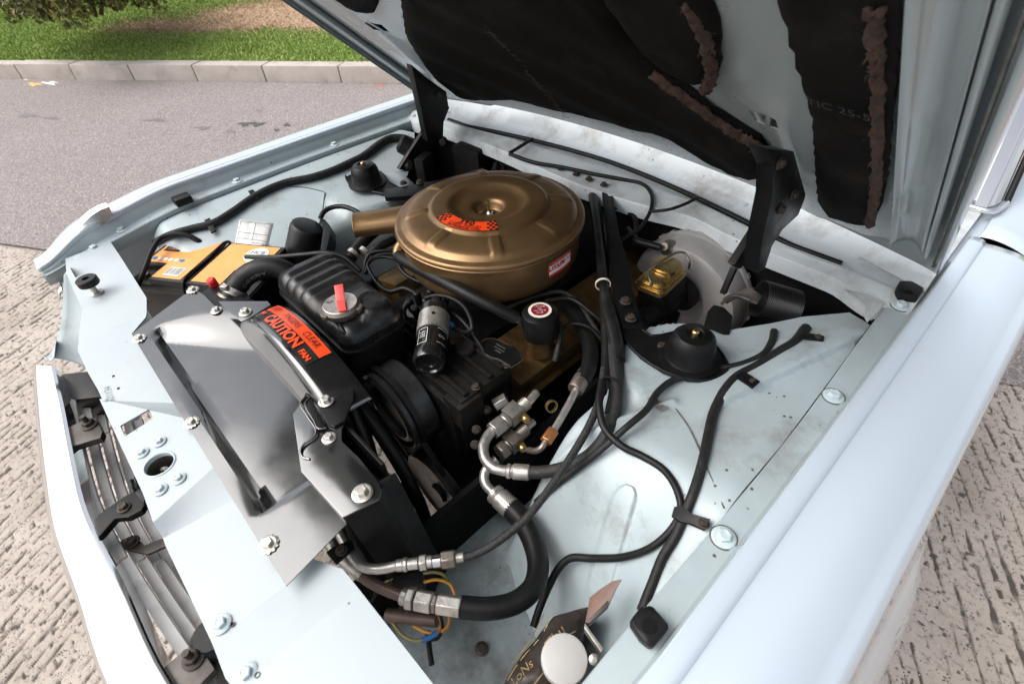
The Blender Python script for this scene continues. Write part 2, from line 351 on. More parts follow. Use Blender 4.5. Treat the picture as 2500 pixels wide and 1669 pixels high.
M['copper'] = mat('copper_fitting', (.52, .22, .09), .38, .8, .2, 60)
M['glass'] = mat('tinted_glass', (.02, .025, .025), .03, 0, .0, ior=1.5)
M['tyre'] = mat('tyre_rubber', (.02, .02, .02), .8, 0, .2)
M['seam'] = mat('dark_seam_line', (.10, .10, .095), .7, 0, .4, 60)
BOLT = bolt_mesh('bolt', 1, .60, .5, M['bolt'], .0); BOLTT = bolt_mesh('toothed_bolt', 1.0, .60, .45, M['bolt'], .13)
BOLTB = bolt_mesh('painted_bolt', 1, .60, .42, M['bolt_blue'], 0); BOLTR = bolt_mesh('rusty_bolt', .95, .66, .5, M['bolt_rust'], 0)
M['bracket'] = mat('dull_dark_steel', (.075, .066, .060), .5, .5, .3, 40, bump=.15, bscale=250, dirt=((.13, .11, .10), 35, .5, .75))
M['pulley'] = mat('worn_pulley_paint', (.030, .030, .031), .30, .2, .2, 12, bump=.03, bscale=100, rvar=.05)
M['ornament'] = mat('bright_trim', (.66, .67, .68), .25, .75, .05, 20)
M['stamp'] = mat('stamped_shadow', (.24, .275, .29), .5, 0, .1, 60)
# ---------------------------------------------------------------- ground, kerb, grass, bush
G = -ZL
def ground_mat(name, build):
    m = bpy.data.materials.new(name); m.use_nodes = True; n = m.node_tree.nodes; L = m.node_tree.links; b = n['Principled BSDF']
    build(n, L, b); return m
def nz(n, L, src, s, det=5, r=.6):
    t = n.new('ShaderNodeTexNoise'); t.inputs['Scale'].default_value = s; t.inputs['Detail'].default_value = det; t.inputs['Roughness'].default_value = r; L.new(src, t.inputs['Vector']); return t.outputs[0]
def mr(n, L, f, a, b_, c=0.0, d=1.0):
    r = n.new('ShaderNodeMapRange'); r.inputs[1].default_value = a; r.inputs[2].default_value = b_; r.inputs[3].default_value = c; r.inputs[4].default_value = d; L.new(f, r.inputs[0]); return r.outputs[0]
def mx(n, L, f, a, c):
    x = n.new('ShaderNodeMix'); x.data_type = 'RGBA'
    if isinstance(f, float): x.inputs[0].default_value = f
    else: L.new(f, x.inputs[0])
    for i, v in ((6, a), (7, c)):
        if isinstance(v, tuple): x.inputs[i].default_value = (*v, 1)
        else: L.new(v, x.inputs[i])
    return x.outputs[2]
def mth(n, L, op, a, c):
    x = n.new('ShaderNodeMath'); x.operation = op
    for i, v in ((0, a), (1, c)):
        if isinstance(v, (int, float)): x.inputs[i].default_value = v
        else: L.new(v, x.inputs[i])
    return x.outputs[0]
KD = math.radians(33.0); ku = np.array([math.cos(KD), math.sin(KD)]); kn = np.array([-math.sin(KD), math.cos(KD)])   # along the kerb, away from the car
def concrete(n, L, b):
    tc = n.new('ShaderNodeTexCoord'); src = tc.outputs['Object']
    c = mx(n, L, mr(n, L, nz(n, L, src, 2.5), .3, .7), (.355, .310, .272), (.455, .405, .362))
    c = mx(n, L, mr(n, L, nz(n, L, src, 1.1, 6, .65), .50, .72), c, (.285, .245, .215))
    c = mx(n, L, mr(n, L, nz(n, L, src, 55, 4), .52, .72), c, (.215, .182, .156))
    at = n.new('ShaderNodeAttribute'); at.attribute_name = 'pit'
    c = mx(n, L, mr(n, L, at.outputs['Fac'], .10, .7), c, (.085, .073, .063))  # pits darkened in the colour too, for the shadow of their rough walls
    v = n.new('ShaderNodeTexVoronoi'); v.inputs['Scale'].default_value = 120; L.new(src, v.inputs['Vector'])
    c = mx(n, L, mth(n, L, 'MULTIPLY', mr(n, L, v.outputs['Distance'], .35, .2), mr(n, L, nz(n, L, src, 30, 2), .5, .56)), c, (.10, .085, .075))
    c = mx(n, L, mth(n, L, 'MULTIPLY', mr(n, L, v.outputs['Distance'], .22, .14), mr(n, L, nz(n, L, src, 41, 2), .56, .6)), c, (.62, .56, .50))
    L.new(c, b.inputs['Base Color']); b.inputs['Roughness'].default_value = .9; b.inputs['Specular IOR Level'].default_value = .2
    bp = n.new('ShaderNodeBump'); bp.inputs['Strength'].default_value = .7; bp.inputs['Distance'].default_value = .004; L.new(nz(n, L, src, 150, 6, .7), bp.inputs['Height']); L.new(bp.outputs[0], b.inputs['Normal'])
def asphalt(n, L, b):
    tc = n.new('ShaderNodeTexCoord'); src = tc.outputs['Object']
    c = mx(n, L, mr(n, L, nz(n, L, src, .9, 5), .3, .7), (.27, .237, .232), (.325, .292, .286))
    c = mx(n, L, mr(n, L, nz(n, L, src, 130, 3, .7), .38, .60), (.115, .10, .097), c)
    c = mx(n, L, mr(n, L, nz(n, L, src, 80, 3, .7), .57, .68), c, (.46, .42, .41))
    mp = n.new('ShaderNodeMapping'); mp.inputs['Rotation'].default_value = (0, 0, -KD); mp.inputs['Scale'].default_value = (1.4, 4.5, 1); L.new(src, mp.inputs[0])
    c = mx(n, L, mr(n, L, nz(n, L, mp.outputs[0], 1.1, 4, .6), .67, .74), c, (.19, .167, .163))
    L.new(c, b.inputs['Base Color']); b.inputs['Roughness'].default_value = .85; b.inputs['Specular IOR Level'].default_value = .25
    bp = n.new('ShaderNodeBump'); bp.inputs['Strength'].default_value = .6; bp.inputs['Distance'].default_value = .004; L.new(nz(n, L, src, 190, 4, .7), bp.inputs['Height']); L.new(bp.outputs[0], b.inputs['Normal'])
MC = ground_mat('grooved_concrete', concrete); MA = ground_mat('worn_asphalt', asphalt)
ka = Z(0, 193, G)[:2]; kb = Z(989, 206, G)[:2]
kd = (kb - ka) / np.linalg.norm(kb - ka); KD = math.atan2(kd[1], kd[0]); ku = kd; kn = np.array([-kd[1], kd[0]])
ba = Z(60, 603, G)[:2]; bb = Z(2450, 938, G)[:2]; bu = (bb - ba) / np.linalg.norm(bb - ba); bn = np.array([-bu[1], bu[0]])
# broom-grooved concrete, with the grooves as real relief where the picture looks at it
rng = np.random.RandomState(3)
def vnoise(x, y, seed=0):
    xi = np.floor(x).astype(int); yi = np.floor(y).astype(int); fx = x - xi; fy = y - yi; fx = fx * fx * (3 - 2 * fx); fy = fy * fy * (3 - 2 * fy)
    def hsh(a, b_):
        v = np.sin(a * 127.1 + b_ * 311.7 + seed * 74.7) * 43758.5453; return v - np.floor(v)
    return (hsh(xi, yi) * (1 - fx) + hsh(xi + 1, yi) * fx) * (1 - fy) + (hsh(xi, yi + 1) * (1 - fx) + hsh(xi + 1, yi + 1) * fx) * fy
GA = math.radians(119.5); gu = np.array([math.cos(GA), math.sin(GA)]); gn = np.array([-gu[1], gu[0]])
def relief(x, y):
    a = x * gu[0] + y * gu[1]; c = x * gn[0] + y * gn[1]
    c = c + .010 * (vnoise(a * 4, c * 6, 5) - .5) + .006 * (vnoise(a * 22, c * 30, 9) - .5)
    ph = c / .036; k = np.floor(ph); f = np.abs(ph - k - .5) * 2          # 0 in the middle of a groove
    wdt = .09 + .50 * vnoise(a * 17, k * 3.7, 1) * (.35 + vnoise(a * 2.6, k * 1.3, 6))
    pit = np.clip((wdt - f) / .22, 0, 1) * (vnoise(a * 34, k * 5.1, 2) > .34) * (.35 + .65 * vnoise(a * 75, c * 90, 8))
    pit = np.maximum(pit, np.clip((vnoise(x * 85, y * 85, 4) - .78) * 6, 0, 1) * .8)
    return pit
def grid_patch(name, quad, step, mat_, z, fn):
    a, b_, c, d = [np.asarray(q, float)[:2] for q in quad]
    nu = max(2, int(max(np.linalg.norm(b_ - a), np.linalg.norm(c - d)) / step)); nv = max(2, int(max(np.linalg.norm(d - a), np.linalg.norm(c - b_)) / step))
    u, v = np.meshgrid(np.linspace(0, 1, nu), np.linspace(0, 1, nv)); u = u.ravel()[:, None]; v = v.ravel()[:, None]
    P = a * (1 - u) * (1 - v) + b_ * u * (1 - v) + c * u * v + d * (1 - u) * v
    pit = fn(P[:, 0], P[:, 1]); V = np.c_[P, z - .0045 * pit + ZL]
    i = np.arange(nu * nv).reshape(nv, nu); Fq = np.stack([i[:-1, :-1], i[:-1, 1:], i[1:, 1:], i[1:, :-1]], -1).reshape(-1, 4)
    me = bpy.data.meshes.new(name); me.vertices.add(len(V)); me.vertices.foreach_set('co', V.ravel()); me.loops.add(Fq.size); me.loops.foreach_set('vertex_index', Fq.ravel()); me.polygons.add(len(Fq)); me.polygons.foreach_set('loop_start', np.arange(0, Fq.size, 4)); me.polygons.foreach_set('loop_total', np.full(len(Fq), 4)); me.update(calc_edges=True)
    me.polygons.foreach_set('use_smooth', [True] * len(Fq))
    at = me.attributes.new('pit', 'FLOAT', 'POINT'); at.data.foreach_set('value', pit.astype(np.float32)); me.materials.append(mat_)
    o = bpy.data.objects.new(name, me); link(o); return o
slab = mesh_obj('concrete_ground', [(-60, -60, G - .014), (60, -60, G - .014), (60, 60, G - .014), (-60, 60, G - .014)], [(0, 1, 2, 3)], MC, None, False); tag(slab, kind='structure')
b0 = ba - bu * 6; b1 = bb + bu * 6
p1 = grid_patch('concrete_apron', [Z(-120, 585, G), Z(2640, 950, G), Z(2640, 1760, G), Z(-120, 1760, G)], .0068, MC, G, relief); tag(p1, kind='structure')
# asphalt road between the slab and the kerb
r0, r1 = ba - bu * 30, bb + bu * 30; k0, k1 = ka - ku * 30, kb + ku * 30
RV = [(*p, G + .004) for p in densify([r0, r1, k1, k0], 2.0)]
road = mesh_obj('asphalt_road', RV, [tuple(range(len(RV)))], MA, None, False); tag(road, kind='structure')
M['oil'] = mat('oil_stain', (.055, .05, .05), .6, 0, .3, 30); M['paint_w'] = mat('worn_white_marking', (.6, .58, .56), .7, 0, .2, 40); M['paint_y'] = mat('worn_yellow_marking', (.50, .36, .12), .7, 0, .2, 40); M['paint_r'] = mat('red_marking', (.5, .1, .06), .7, 0, .2, 40)
def stain(name, px, py, wx, wy, m, seed, hgt=.0065, road_=True):
    r = np.random.RandomState(seed); c = Z(px, py, G + hgt); P = []
    n_ = 26; ph = r.rand(4) * 6.28
    for i in range(n_):
        a = 2 * math.pi * i / n_; k = 1 + .3 * math.sin(3 * a + ph[0]) + .25 * math.sin(5 * a + ph[1]) + .18 * math.sin(9 * a + ph[2])
        P.append(Z(px + wx * k * math.cos(a), py + wy * k * math.sin(a), G + hgt))
    return mesh_obj(name, P, [tuple(range(n_))[::-1]], m, road, False)
for i, (a, b_, wx, wy) in enumerate([(597, 303, 14, 5), (628, 303, 16, 5), (675, 317, 6, 3), (495, 312, 16, 4), (563, 321, 11, 4), (632, 270, 8, 2), (378, 293, 28, 3), (70, 282, 24, 4), (128, 288, 14, 4), (700, 305, 8, 4)]):
    stain('oil_stain', a, b_, wx, wy, M['oil'] if i in (0, 1, 2, 9) else MA and M.setdefault('oil2', mat('old_oil_stain', (.15, .132, .13), .75, 0, .25, 60)), i)
stain('worn_marking', 122, 203, 17, 4, M['paint_w'], 30); stain('worn_marking', 84, 206, 16, 4, M['paint_y'], 31); stain('worn_marking', 925, 208, 12, 1.6, M['paint_r'], 32); stain('worn_marking', 64, 194.8, 5, 1.2, M['paint_w'], 33)
# kerb: single stones with joints
MK = mat('kerb_concrete', (.40, .355, .325), .85, 0, .12, 5, bump=.5, bscale=120, dirt=((.22, .19, .165), 6, .52, .8))
kerb = empty('kerb', (ka[0], ka[1], G), 'low grey concrete kerb of separate stones between the asphalt and the grass', 'kerb')
sj = [(55, 194), (188, 195), (332, 196), (486, 198), (652, 201), (834, 204)]
sp = [float((Z(*q, G)[:2] - ka) @ ku) for q in sj]; step = (sp[-1] - sp[0]) / 5
cuts = [sp[0] - step * k for k in range(6, 0, -1)] + sp + [sp[-1] + step * k for k in range(1, 9)]
KH = .155; KW = .16
for i in range(len(cuts) - 1):
    a, b_ = cuts[i] + .004, cuts[i + 1] - .004; c = ka + ku * (a + b_) / 2 + kn * KW / 2
    bm = bmesh.new(); j = random.uniform(-.004, .004)
    add_box(bm, (c[0] + kn[0] * j, c[1] + kn[1] * j, G + KH / 2 - .02 + random.uniform(-.003, .003)), np.array([*ku, 0]) * (b_ - a) / 2, np.array([*kn, 0]) * KW / 2, (0, 0, KH / 2 + .02), .018)
    bm_obj('kerb_stone', bm, MK, kerb)
# grass bank rising behind the kerb, with worn patches
def bank(d): return G + KH - .02 + .02 * ss(0, .4, d) + .085 * np.maximum(0, d - .3) + .012 * np.maximum(0, d - .3) ** 1.5
def worn(px, py):                                  # 0 lush .. 1 bare, by place on the bank (s along the kerb, d behind it)
    s = (px - ka[0]) * ku[0] + (py - ka[1]) * ku[1]; d = (px - ka[0]) * kn[0] + (py - ka[1]) * kn[1]
    n_ = vnoise(s * 1.6, d * 2.2, 11) * .6 + vnoise(s * 5, d * 6, 12) * .4
    patch = np.exp(-(((s - 4.0) / 2.3) ** 2 + ((d - 1.75 - .12 * (s - 4.0)) / .62) ** 2)) * 1.35 + np.exp(-(((s - 1.6) / 1.1) ** 2 + ((d - 1.2) / .25) ** 2)) * .55
    return np.clip(patch * (.55 + .9 * n_) + .25 * (n_ - .42), 0, 1), s, d
def soil(n, L, b):
    tc = n.new('ShaderNodeTexCoord'); src = tc.outputs['Object']
    at = n.new('ShaderNodeAttribute'); at.attribute_name = 'worn'
    c = mx(n, L, mr(n, L, at.outputs['Fac'], .25, .75), (.13, .19, .045), (.34, .235, .155))
    c = mx(n, L, mr(n, L, nz(n, L, src, 40, 5, .7), .4, .7), c, mx(n, L, mr(n, L, at.outputs['Fac'], .25, .75), (.13, .18, .04), (.42, .30, .20)))
    L.new(c, b.inputs['Base Color']); b.inputs['Roughness'].default_value = .95; b.inputs['Specular IOR Level'].default_value = .1
su, du = np.meshgrid(np.linspace(-16, 16, 120), np.concatenate([np.linspace(KW - .01, 5.2, 50)])); su = su.ravel(); du = du.ravel()
bx = ka[0] + ku[0] * su + kn[0] * du; by = ka[1] + ku[1] * su + kn[1] * du
wv, _, _ = worn(bx, by); hz = bank(du) + .02 * (vnoise(bx * 1.5, by * 1.5, 20) - .5)
ii = np.arange(120 * 50).reshape(50, 120); FB = np.stack([ii[:-1, :-1], ii[:-1, 1:], ii[1:, 1:], ii[1:, :-1]], -1).reshape(-1, 4)
MS = ground_mat('grass_soil', soil); tb = mesh_obj('grass_bank', np.c_[bx, by, hz], FB.tolist(), MS); tag(tb, kind='structure')
at = tb.data.attributes.new('worn', 'FLOAT', 'POINT'); at.data.foreach_set('value', wv.astype(np.float32))
pathm = mat('pale_gravel_path', (.66, .58, .52), .9, 0, .08, 3, bump=.4, bscale=60)
e0 = 5.1; zt = float(bank(e0))
PV = [(*(ka + ku * -30 + kn * e0), zt), (*(ka + ku * 30 + kn * e0), zt), (*(ka + ku * 60 + kn * 60), zt + .3), (*(ka + ku * -60 + kn * 60), zt + .3)]
tag(mesh_obj('path', PV, [(0, 1, 2, 3)], pathm, None, False), kind='structure')
def blade_field(name, N, m, region, hfun, kind='stuff', label=None, cat=None):
    s = rng.uniform(region[0], region[1], N); d = rng.uniform(region[2], region[3], N)
    x = ka[0] + ku[0] * s + kn[0] * d; y = ka[1] + ku[1] * s + kn[1] * d; wn, _, _ = worn(x, y)
    keep = rng.rand(N) > wn * .55; x, y, d, wn = x[keep], y[keep], d[keep], wn[keep]; n_ = len(x)
    z = bank(d) + .02 * (vnoise(x * 1.5, y * 1.5, 20) - .5) - .004
    hgt = hfun(wn, n_); a = rng.rand(n_) * 6.283; lean = rng.normal(0, .5, (n_, 2)) * hgt[:, None]; wd = rng.uniform(.0025, .006, n_) * (1 + .4 * (rng.rand(n_) > .7))
    dx, dy = np.cos(a) * wd, np.sin(a) * wd
    V = np.empty((n_, 5, 3)); B = np.c_[x, y, z]; mid = B + np.c_[lean * .35, hgt * .6]; tip = B + np.c_[lean, hgt]
    W = np.c_[dx, dy, dx * 0]; V[:, 0] = B - W; V[:, 1] = B + W; V[:, 2] = mid + W * .8; V[:, 3] = mid - W * .8; V[:, 4] = tip
    V[:, :, 2] += ZL; k = np.arange(n_) * 5
    loops = np.stack([k, k + 1, k + 2, k + 3, k + 3, k + 2, k + 4], -1).ravel()
    me = bpy.data.meshes.new(name); me.vertices.add(n_ * 5); me.vertices.foreach_set('co', V.ravel()); me.loops.add(len(loops)); me.loops.foreach_set('vertex_index', loops)
    me.polygons.add(n_ * 2); st = np.stack([np.arange(n_) * 7, np.arange(n_) * 7 + 4], -1).ravel(); me.polygons.foreach_set('loop_start', st); me.polygons.foreach_set('loop_total', np.tile([4, 3], n_)); me.update(calc_edges=True)
    at = me.attributes.new('worn', 'FLOAT', 'POINT'); at.data.foreach_set('value', np.repeat(np.clip(wn + rng.normal(0, .12, n_), 0, 1), 5).astype(np.float32))
    at = me.attributes.new('tone', 'FLOAT', 'POINT'); at.data.foreach_set('value', np.repeat(rng.rand(n_), 5).astype(np.float32))
    me.materials.append(m); o = bpy.data.objects.new(name, me); link(o); return tag(o, label, cat, None, kind)
def grassm(n, L, b):
    at = n.new('ShaderNodeAttribute'); at.attribute_name = 'worn'; a2 = n.new('ShaderNodeAttribute'); a2.attribute_name = 'tone'
    g = mx(n, L, a2.outputs['Fac'], (.15, .235, .045), (.36, .46, .13)); br = mx(n, L, a2.outputs['Fac'], (.30, .20, .13), (.50, .36, .24))
    L.new(mx(n, L, mr(n, L, at.outputs['Fac'], .3, .62), g, br), b.inputs['Base Color']); b.inputs['Roughness'].default_value = .6; b.inputs['Specular IOR Level'].default_value = .2
MG = ground_mat('grass_blades', grassm)
blade_field('grass', 300000, MG, (-2.2, 6.8, KW - .02, 5.0), lambda wn, n_: rng.uniform(.012, .038, n_) * (1 - .5 * wn), label='short green grass with worn brown patches behind the kerb', cat='grass')
# the foot of a bush
bc = Z(225, 30, -.40)
bush = empty('bush', (bc[0], bc[1], bc[2] - .05), 'dense dark olive bush growing on the grass bank by the path', 'bush')
def leafm(n, L, b):
    a2 = n.new('ShaderNodeAttribute'); a2.attribute_name = 'tone'
    L.new(mx(n, L, a2.outputs['Fac'], (.035, .05, .010), (.22, .20, .035)), b.inputs['Base Color']); b.inputs['Roughness'].default_value = .55
ML = ground_mat('bush_leaves', leafm)
def leaves(name, N, c, R, m, parent, size=(.018, .04)):
    th = rng.rand(N) * 6.283; cz = rng.uniform(-.5, 1, N); rr = (.35 + .65 * rng.rand(N) ** .4) * (1 + .16 * np.sin(5 * th + 4 * cz) + .12 * np.sin(11 * th))
    sr = np.sqrt(np.clip(1 - cz ** 2, 0, 1)); P = np.c_[c[0] + R[0] * rr * sr * np.cos(th), c[1] + R[1] * rr * sr * np.sin(th), c[2] + R[2] * (cz * rr)]
    sz = rng.uniform(*size, N)[:, None]; A = rng.normal(0, 1, (N, 3)); A /= np.linalg.norm(A, axis=1)[:, None]; B = np.cross(A, rng.normal(0, 1, (N, 3))); B /= np.linalg.norm(B, axis=1)[:, None]
    V = np.stack([P - A * sz, P + B * sz * .45, P + A * sz, P - B * sz * .45], 1).reshape(-1, 3)
    Fq = np.arange(N * 4).reshape(-1, 4); V[:, 2] += ZL; me = bpy.data.meshes.new(name); me.from_pydata(V.tolist(), [], Fq.tolist()); me.update()
    at = me.attributes.new('tone', 'FLOAT', 'POINT'); at.data.foreach_set('value', np.repeat(np.clip(rng.rand(N) * (.4 + .6 * rr / rr.max()), 0, 1), 4).astype(np.float32)); me.materials.append(m)
    o = bpy.data.objects.new(name, me); link(o); return setp(o, parent)
MT = mat('bush_stem', (.09, .06, .04), .85, 0, .3, 30, bump=.5)
leaves('foliage', 26000, bc + np.array([0, 0, .36]), (1.0, .72, .62), ML, bush)
for k in range(7):
    a = k * .9; q = bc + np.array([.08 * math.cos(a), .08 * math.sin(a), -.03]); tube('stem', [q, q + np.array([.18 * math.cos(a), .18 * math.sin(a), .3]), q + np.array([.5 * math.cos(a), .4 * math.sin(a), .75])], [.022, .016, .006], MT, bush, 6, 3)
# ---------------------------------------------------------------- the car's body
car = empty('classic_car', (0, 0, G), 'pale blue classic car with its hood propped open over the engine bay', 'car')
def lerp(xs, ys): return lambda v: float(np.interp(v, xs, ys))
def xw(y): return .735 + .004 * math.sin((y + .8) * 2.2) - .012 * ss(-.75, -.95, y) - .03 * ss(-.95, -1.08, y)
def xi(y): return .700 - .004 * ss(-.6, -.95, y) + .008 * math.exp(-((y + .4) / .25) ** 2)
def fender(sgn):
    ys = np.concatenate([np.linspace(-1.075, -.85, 26), np.linspace(-.84, .235, 56)]); V = []; LV = []; prof_n = None
    for y in ys:
        d = hL(y); t = ss(-.90, -1.075, y); tip = -.035 * t ** 1.6; w_ = xw(y); i_ = xi(y)
        xo = .884 - .075 * ss(-.96, -1.08, y) ** 1.5; fl = .050 * ss(-.25, -.46, y)
        h0 = d - .012 * t
        dt = d + tip
        lg = [(i_, h0 - .030), (i_, h0 - .002), (i_ + .002, h0), (w_ - .006, h0), (w_ - .001, h0 + .002), (w_ + .001, h0 + .007), (w_ + .006, .031 + dt)]
        pr = [(w_ + .0075, .020 + dt), (w_ + .005, .034 + dt), (w_ + .0062, .0385 + dt), (w_ + .0085, .0405 + dt), (w_ + .014, .0412 + dt), (w_ + .026, .0405 + dt), (w_ + .030, .0385 + dt), (w_ + .033, .0352 + dt), (w_ + .037, .0345 + dt), (w_ + .045, .0355 + dt), (w_ + .07, .0350 + dt)]
        LV += [(sgn * a, y, b_) for a, b_ in lg]
        m = w_ + .07
        for k in range(1, 9):
            q = k / 8; pr.append((m + (xo - .022 - m) * q, .0350 + d + tip - .0205 * q ** 2))
        for a in (18, 36, 54, 72, 90): pr.append((xo - .022 + .022 * math.sin(math.radians(a)), .0145 + d + tip - .028 * (1 - math.cos(math.radians(a)))))
        pr += [(xo + fl * .25, -.04 + d + tip), (xo + fl * .7, -.09 + d), (xo + fl, -.15 + d), (xo + fl, -.28), (xo - .01, -.36), (xo - .05, -.50)]
        prof_n = len(pr); V += [(sgn * a, y, b_) for a, b_ in pr]
    F = []
    for i in range(len(ys) - 1):
        for j in range(prof_n - 1):
            q = (i * prof_n + j, i * prof_n + j + 1, (i + 1) * prof_n + j + 1, (i + 1) * prof_n + j); F.append(q if sgn > 0 else q[::-1])
    o = mesh_obj('fender', V, F, M['paint'], car, True, 32)
    LF = [((i * 7 + j, i * 7 + j + 1, (i + 1) * 7 + j + 1, (i + 1) * 7 + j) if sgn > 0 else (i * 7 + j, (i + 1) * 7 + j, (i + 1) * 7 + j + 1, i * 7 + j + 1)) for i in range(len(ys) - 1) for j in range(6)]
    l = mesh_obj('fender_ledge', LV, LF, M['paint_in'], o, True, 32); md = l.modifiers.new('t', 'SOLIDIFY'); md.thickness = .0014; md.offset = -1  # darker paint puts the ledge's shade into its colour, against the crest
    md = o.modifiers.new('t', 'SOLIDIFY'); md.thickness = .0016; md.offset = -1
    return o
fN = fender(1); fF = fender(-1)
fN['label'] = 'fender beside the brake servo, filling the foreground'; fF['label'] = 'fender beside the battery with a chrome ornament on its crest'
# door skin and cowl side behind the fender
def door(sgn):
    ys = np.linspace(.243, 1.35, 20); V = []; n_ = 0
    for y in ys:
        w_ = .752 - .01 * ss(.25, .6, y); xo = .884 + .012 * ss(.25, .9, y)
        pr = [(w_, .02), (w_ + .006, .040), (w_ + .02, .042)] + [(w_ + .02 + (xo - .03 - w_ - .02) * q, .042 - .024 * q ** 2) for q in np.linspace(.15, 1, 7)] + [(xo - .01, .006), (xo, -.02), (xo, -.12), (xo - .01, -.4)]
        n_ = len(pr); V += [(sgn * a, y, b_) for a, b_ in pr]
    F = [((i * n_ + j, i * n_ + j + 1, (i + 1) * n_ + j + 1, (i + 1) * n_ + j) if sgn > 0 else (i * n_ + j, (i + 1) * n_ + j, (i + 1) * n_ + j + 1, i * n_ + j + 1)) for i in range(len(ys) - 1) for j in range(n_ - 1)]
    o = mesh_obj('door', V, F, M['paint'], car, True, 32); md = o.modifiers.new('t', 'SOLIDIFY'); md.thickness = .0016; md.offset = -1
door(1); door(-1)
# bolts along the ledges
for px, py in [(2198, 748), (2034, 968), (1766, 1312)]:
    p = Z(px, py, .0005); bolt(BOLTB, p, .0145, fN)
    tube('washer', [p + np.array([.0155 * math.cos(a), .0155 * math.sin(a), .001]) for a in np.linspace(0, 5.6, 13)], .0009, M['seam'], fN, 6, 2)
for px, py in [(193, 634), (230, 607), (298, 562), (579, 443), (816, 354), (1011, 286)]:
    y_ = Z(px, py, -.01)[1]; bolt(BOLTB, Z(px, py, hL(y_) - .012 * ss(-.90, -1.075, y_) + .0005), .0135, fF)
# rubber buffers on the ledges
def buffer_pad(c, sgn, r=0):
    bm = bmesh.new(); add_box(bm, c + np.array([0, 0, .010]), (.017, 0, 0), (0, .021, 0), (0, 0, .010), .006); bm_obj('rubber_buffer', bm, M['rubber'], fN if sgn > 0 else fF)
buffer_pad(Z(450, 496, .0), -1)
P = [Z(*q, .006) for q in [(1532, 1528), (1560, 1490), (1588, 1487), (1632, 1538), (1588, 1592), (1560, 1570)]]
rb = prism('rubber_buffer', P, (0, 0, .016), M['rubber'], fN, .007, 3); lathe('hole', [(.0075, 0), (.0075, .0012), (.004, .0012)], Z(1584, 1527, .0225), (0, 0, 1), M['void'], rb, 16)
P = [Z(*q, .004) for q in [(2178, 722), (2186, 704), (2214, 704), (2245, 722), (2232, 745), (2190, 735)]]
rb = prism('rubber_buffer', P, (0, 0, .018), M['rubber'], fN, .004); lathe('hole', [(.006, 0), (.006, .0012), (.003, .0012)], Z(2219, 714, .0225), (0, 0, 1), M['void'], rb, 16)
prism('rubber_buffer', [Z(*q, .004) for q in [(1018, 272), (1034, 268), (1042, 280), (1024, 286)]], (0, 0, .018), M['rubber'], fF, .003)
# chrome crest ornament on the far fender
oc = [X(*q, -.725) for q in [(198, 551), (222, 527), (246, 512), (267, 505), (274, 522), (266, 532), (240, 541)]]
sp_ = prism('fender_ornament', oc, (-.022, 0, .004), M['ornament'], fF)
prism('ornament_base', [X(*q, -.728) for q in [(192, 568), (214, 549), (262, 534), (268, 545), (236, 553), (206, 566)]], (-.020, 0, -.004), M['ornament'], fF, .002)
# inner wings
def wing(sgn):
    rear = [(.49, -.205), (.565, -.13), (.60, -.088), (.66, -.043), (.70, -.075)]
    out = [(xi(-1.0) - .002, -.99), (xi(-.8) - .002, -.8), (xi(-.4) - .002, -.4), (.70, -.075), (.66, -.043), (.60, -.088), (.565, -.13), (.49, -.205), (.43, -.20), (.36, -.22), (.33, -.30), (.315, -.45), (.315, -.86), (.36, -.99)]
    feat = []
    a1, a2 = S(1640, 985)[:2], S(1330, 1165)[:2]; b1, b2 = S(1800, 975)[:2], S(2078, 843)[:2]; o1, o2 = S(1520, 1225)[:2], S(1463, 1425)[:2]
    def segd(p, a, b_):
        t = np.clip((p - a) @ (b_ - a) / ((b_ - a) @ (b_ - a)), 0, 1); return np.linalg.norm(p - a - t * (b_ - a)), np.cross(b_ - a, p - a) / np.linalg.norm(b_ - a), t
    def f(x, y):
        h = apron(sgn * x, y); p = np.array([x, y])
        d, s_, t = segd(p, a1, a2); h += .011 * math.exp(-(d / .009) ** 2) if x > .33 and sgn > 0 else 0
        d, s_, t = segd(p, b1, b2); h += .012 * float(ss(-.003, .006, s_)) * float(ss(.10, .02, d)) * (sgn > 0)
        d, s_, t = segd(p, o1, o2); h += .010 * float(ss(.021, .013, d)) * (sgn > 0)
        d = math.hypot(x - .50, y + .32); h += max(0, (-.052 - h)) * float(ss(.135, .10, d))
        return (sgn * x, y, h)
    ex = []
    if sgn > 0:
        e = (b2 - b1) / np.linalg.norm(b2 - b1); m_ = np.array([-e[1], e[0]])
        for t in np.arange(-.02, np.linalg.norm(b2 - b1) + .01, .006): ex += [tuple(b1 + e * t + m_ * q) for q in (-.003, .0005, .0035, .006)]
        e = (o2 - o1) / np.linalg.norm(o2 - o1); m_ = np.array([-e[1], e[0]]); L_ = np.linalg.norm(o2 - o1)
        for r in (.012, .0145, .017, .0195, .0215):
            for t in np.arange(0, L_, .006): ex += [tuple(o1 + e * t + m_ * r), tuple(o1 + e * t - m_ * r)]
            for q in np.linspace(-math.pi / 2, math.pi / 2, 9): ex += [tuple(o2 + (e * math.cos(q) + m_ * math.sin(q)) * r), tuple(o1 + (-e * math.cos(q) + m_ * math.sin(q)) * r)]
        e = (a2 - a1) / np.linalg.norm(a2 - a1); m_ = np.array([-e[1], e[0]])
        for t in np.arange(0, np.linalg.norm(a2 - a1), .007): ex += [tuple(a1 + e * t + m_ * q) for q in (-.012, -.007, -.003, 0, .003, .007, .012)]
    o = panel('inner_wing', out, f, M['paint_in'], car, .008 if sgn > 0 else .011, nrm=(0, 0, -1), sharp=50, extra=ex)
    return o
wN = wing(1); wF = wing(-1)
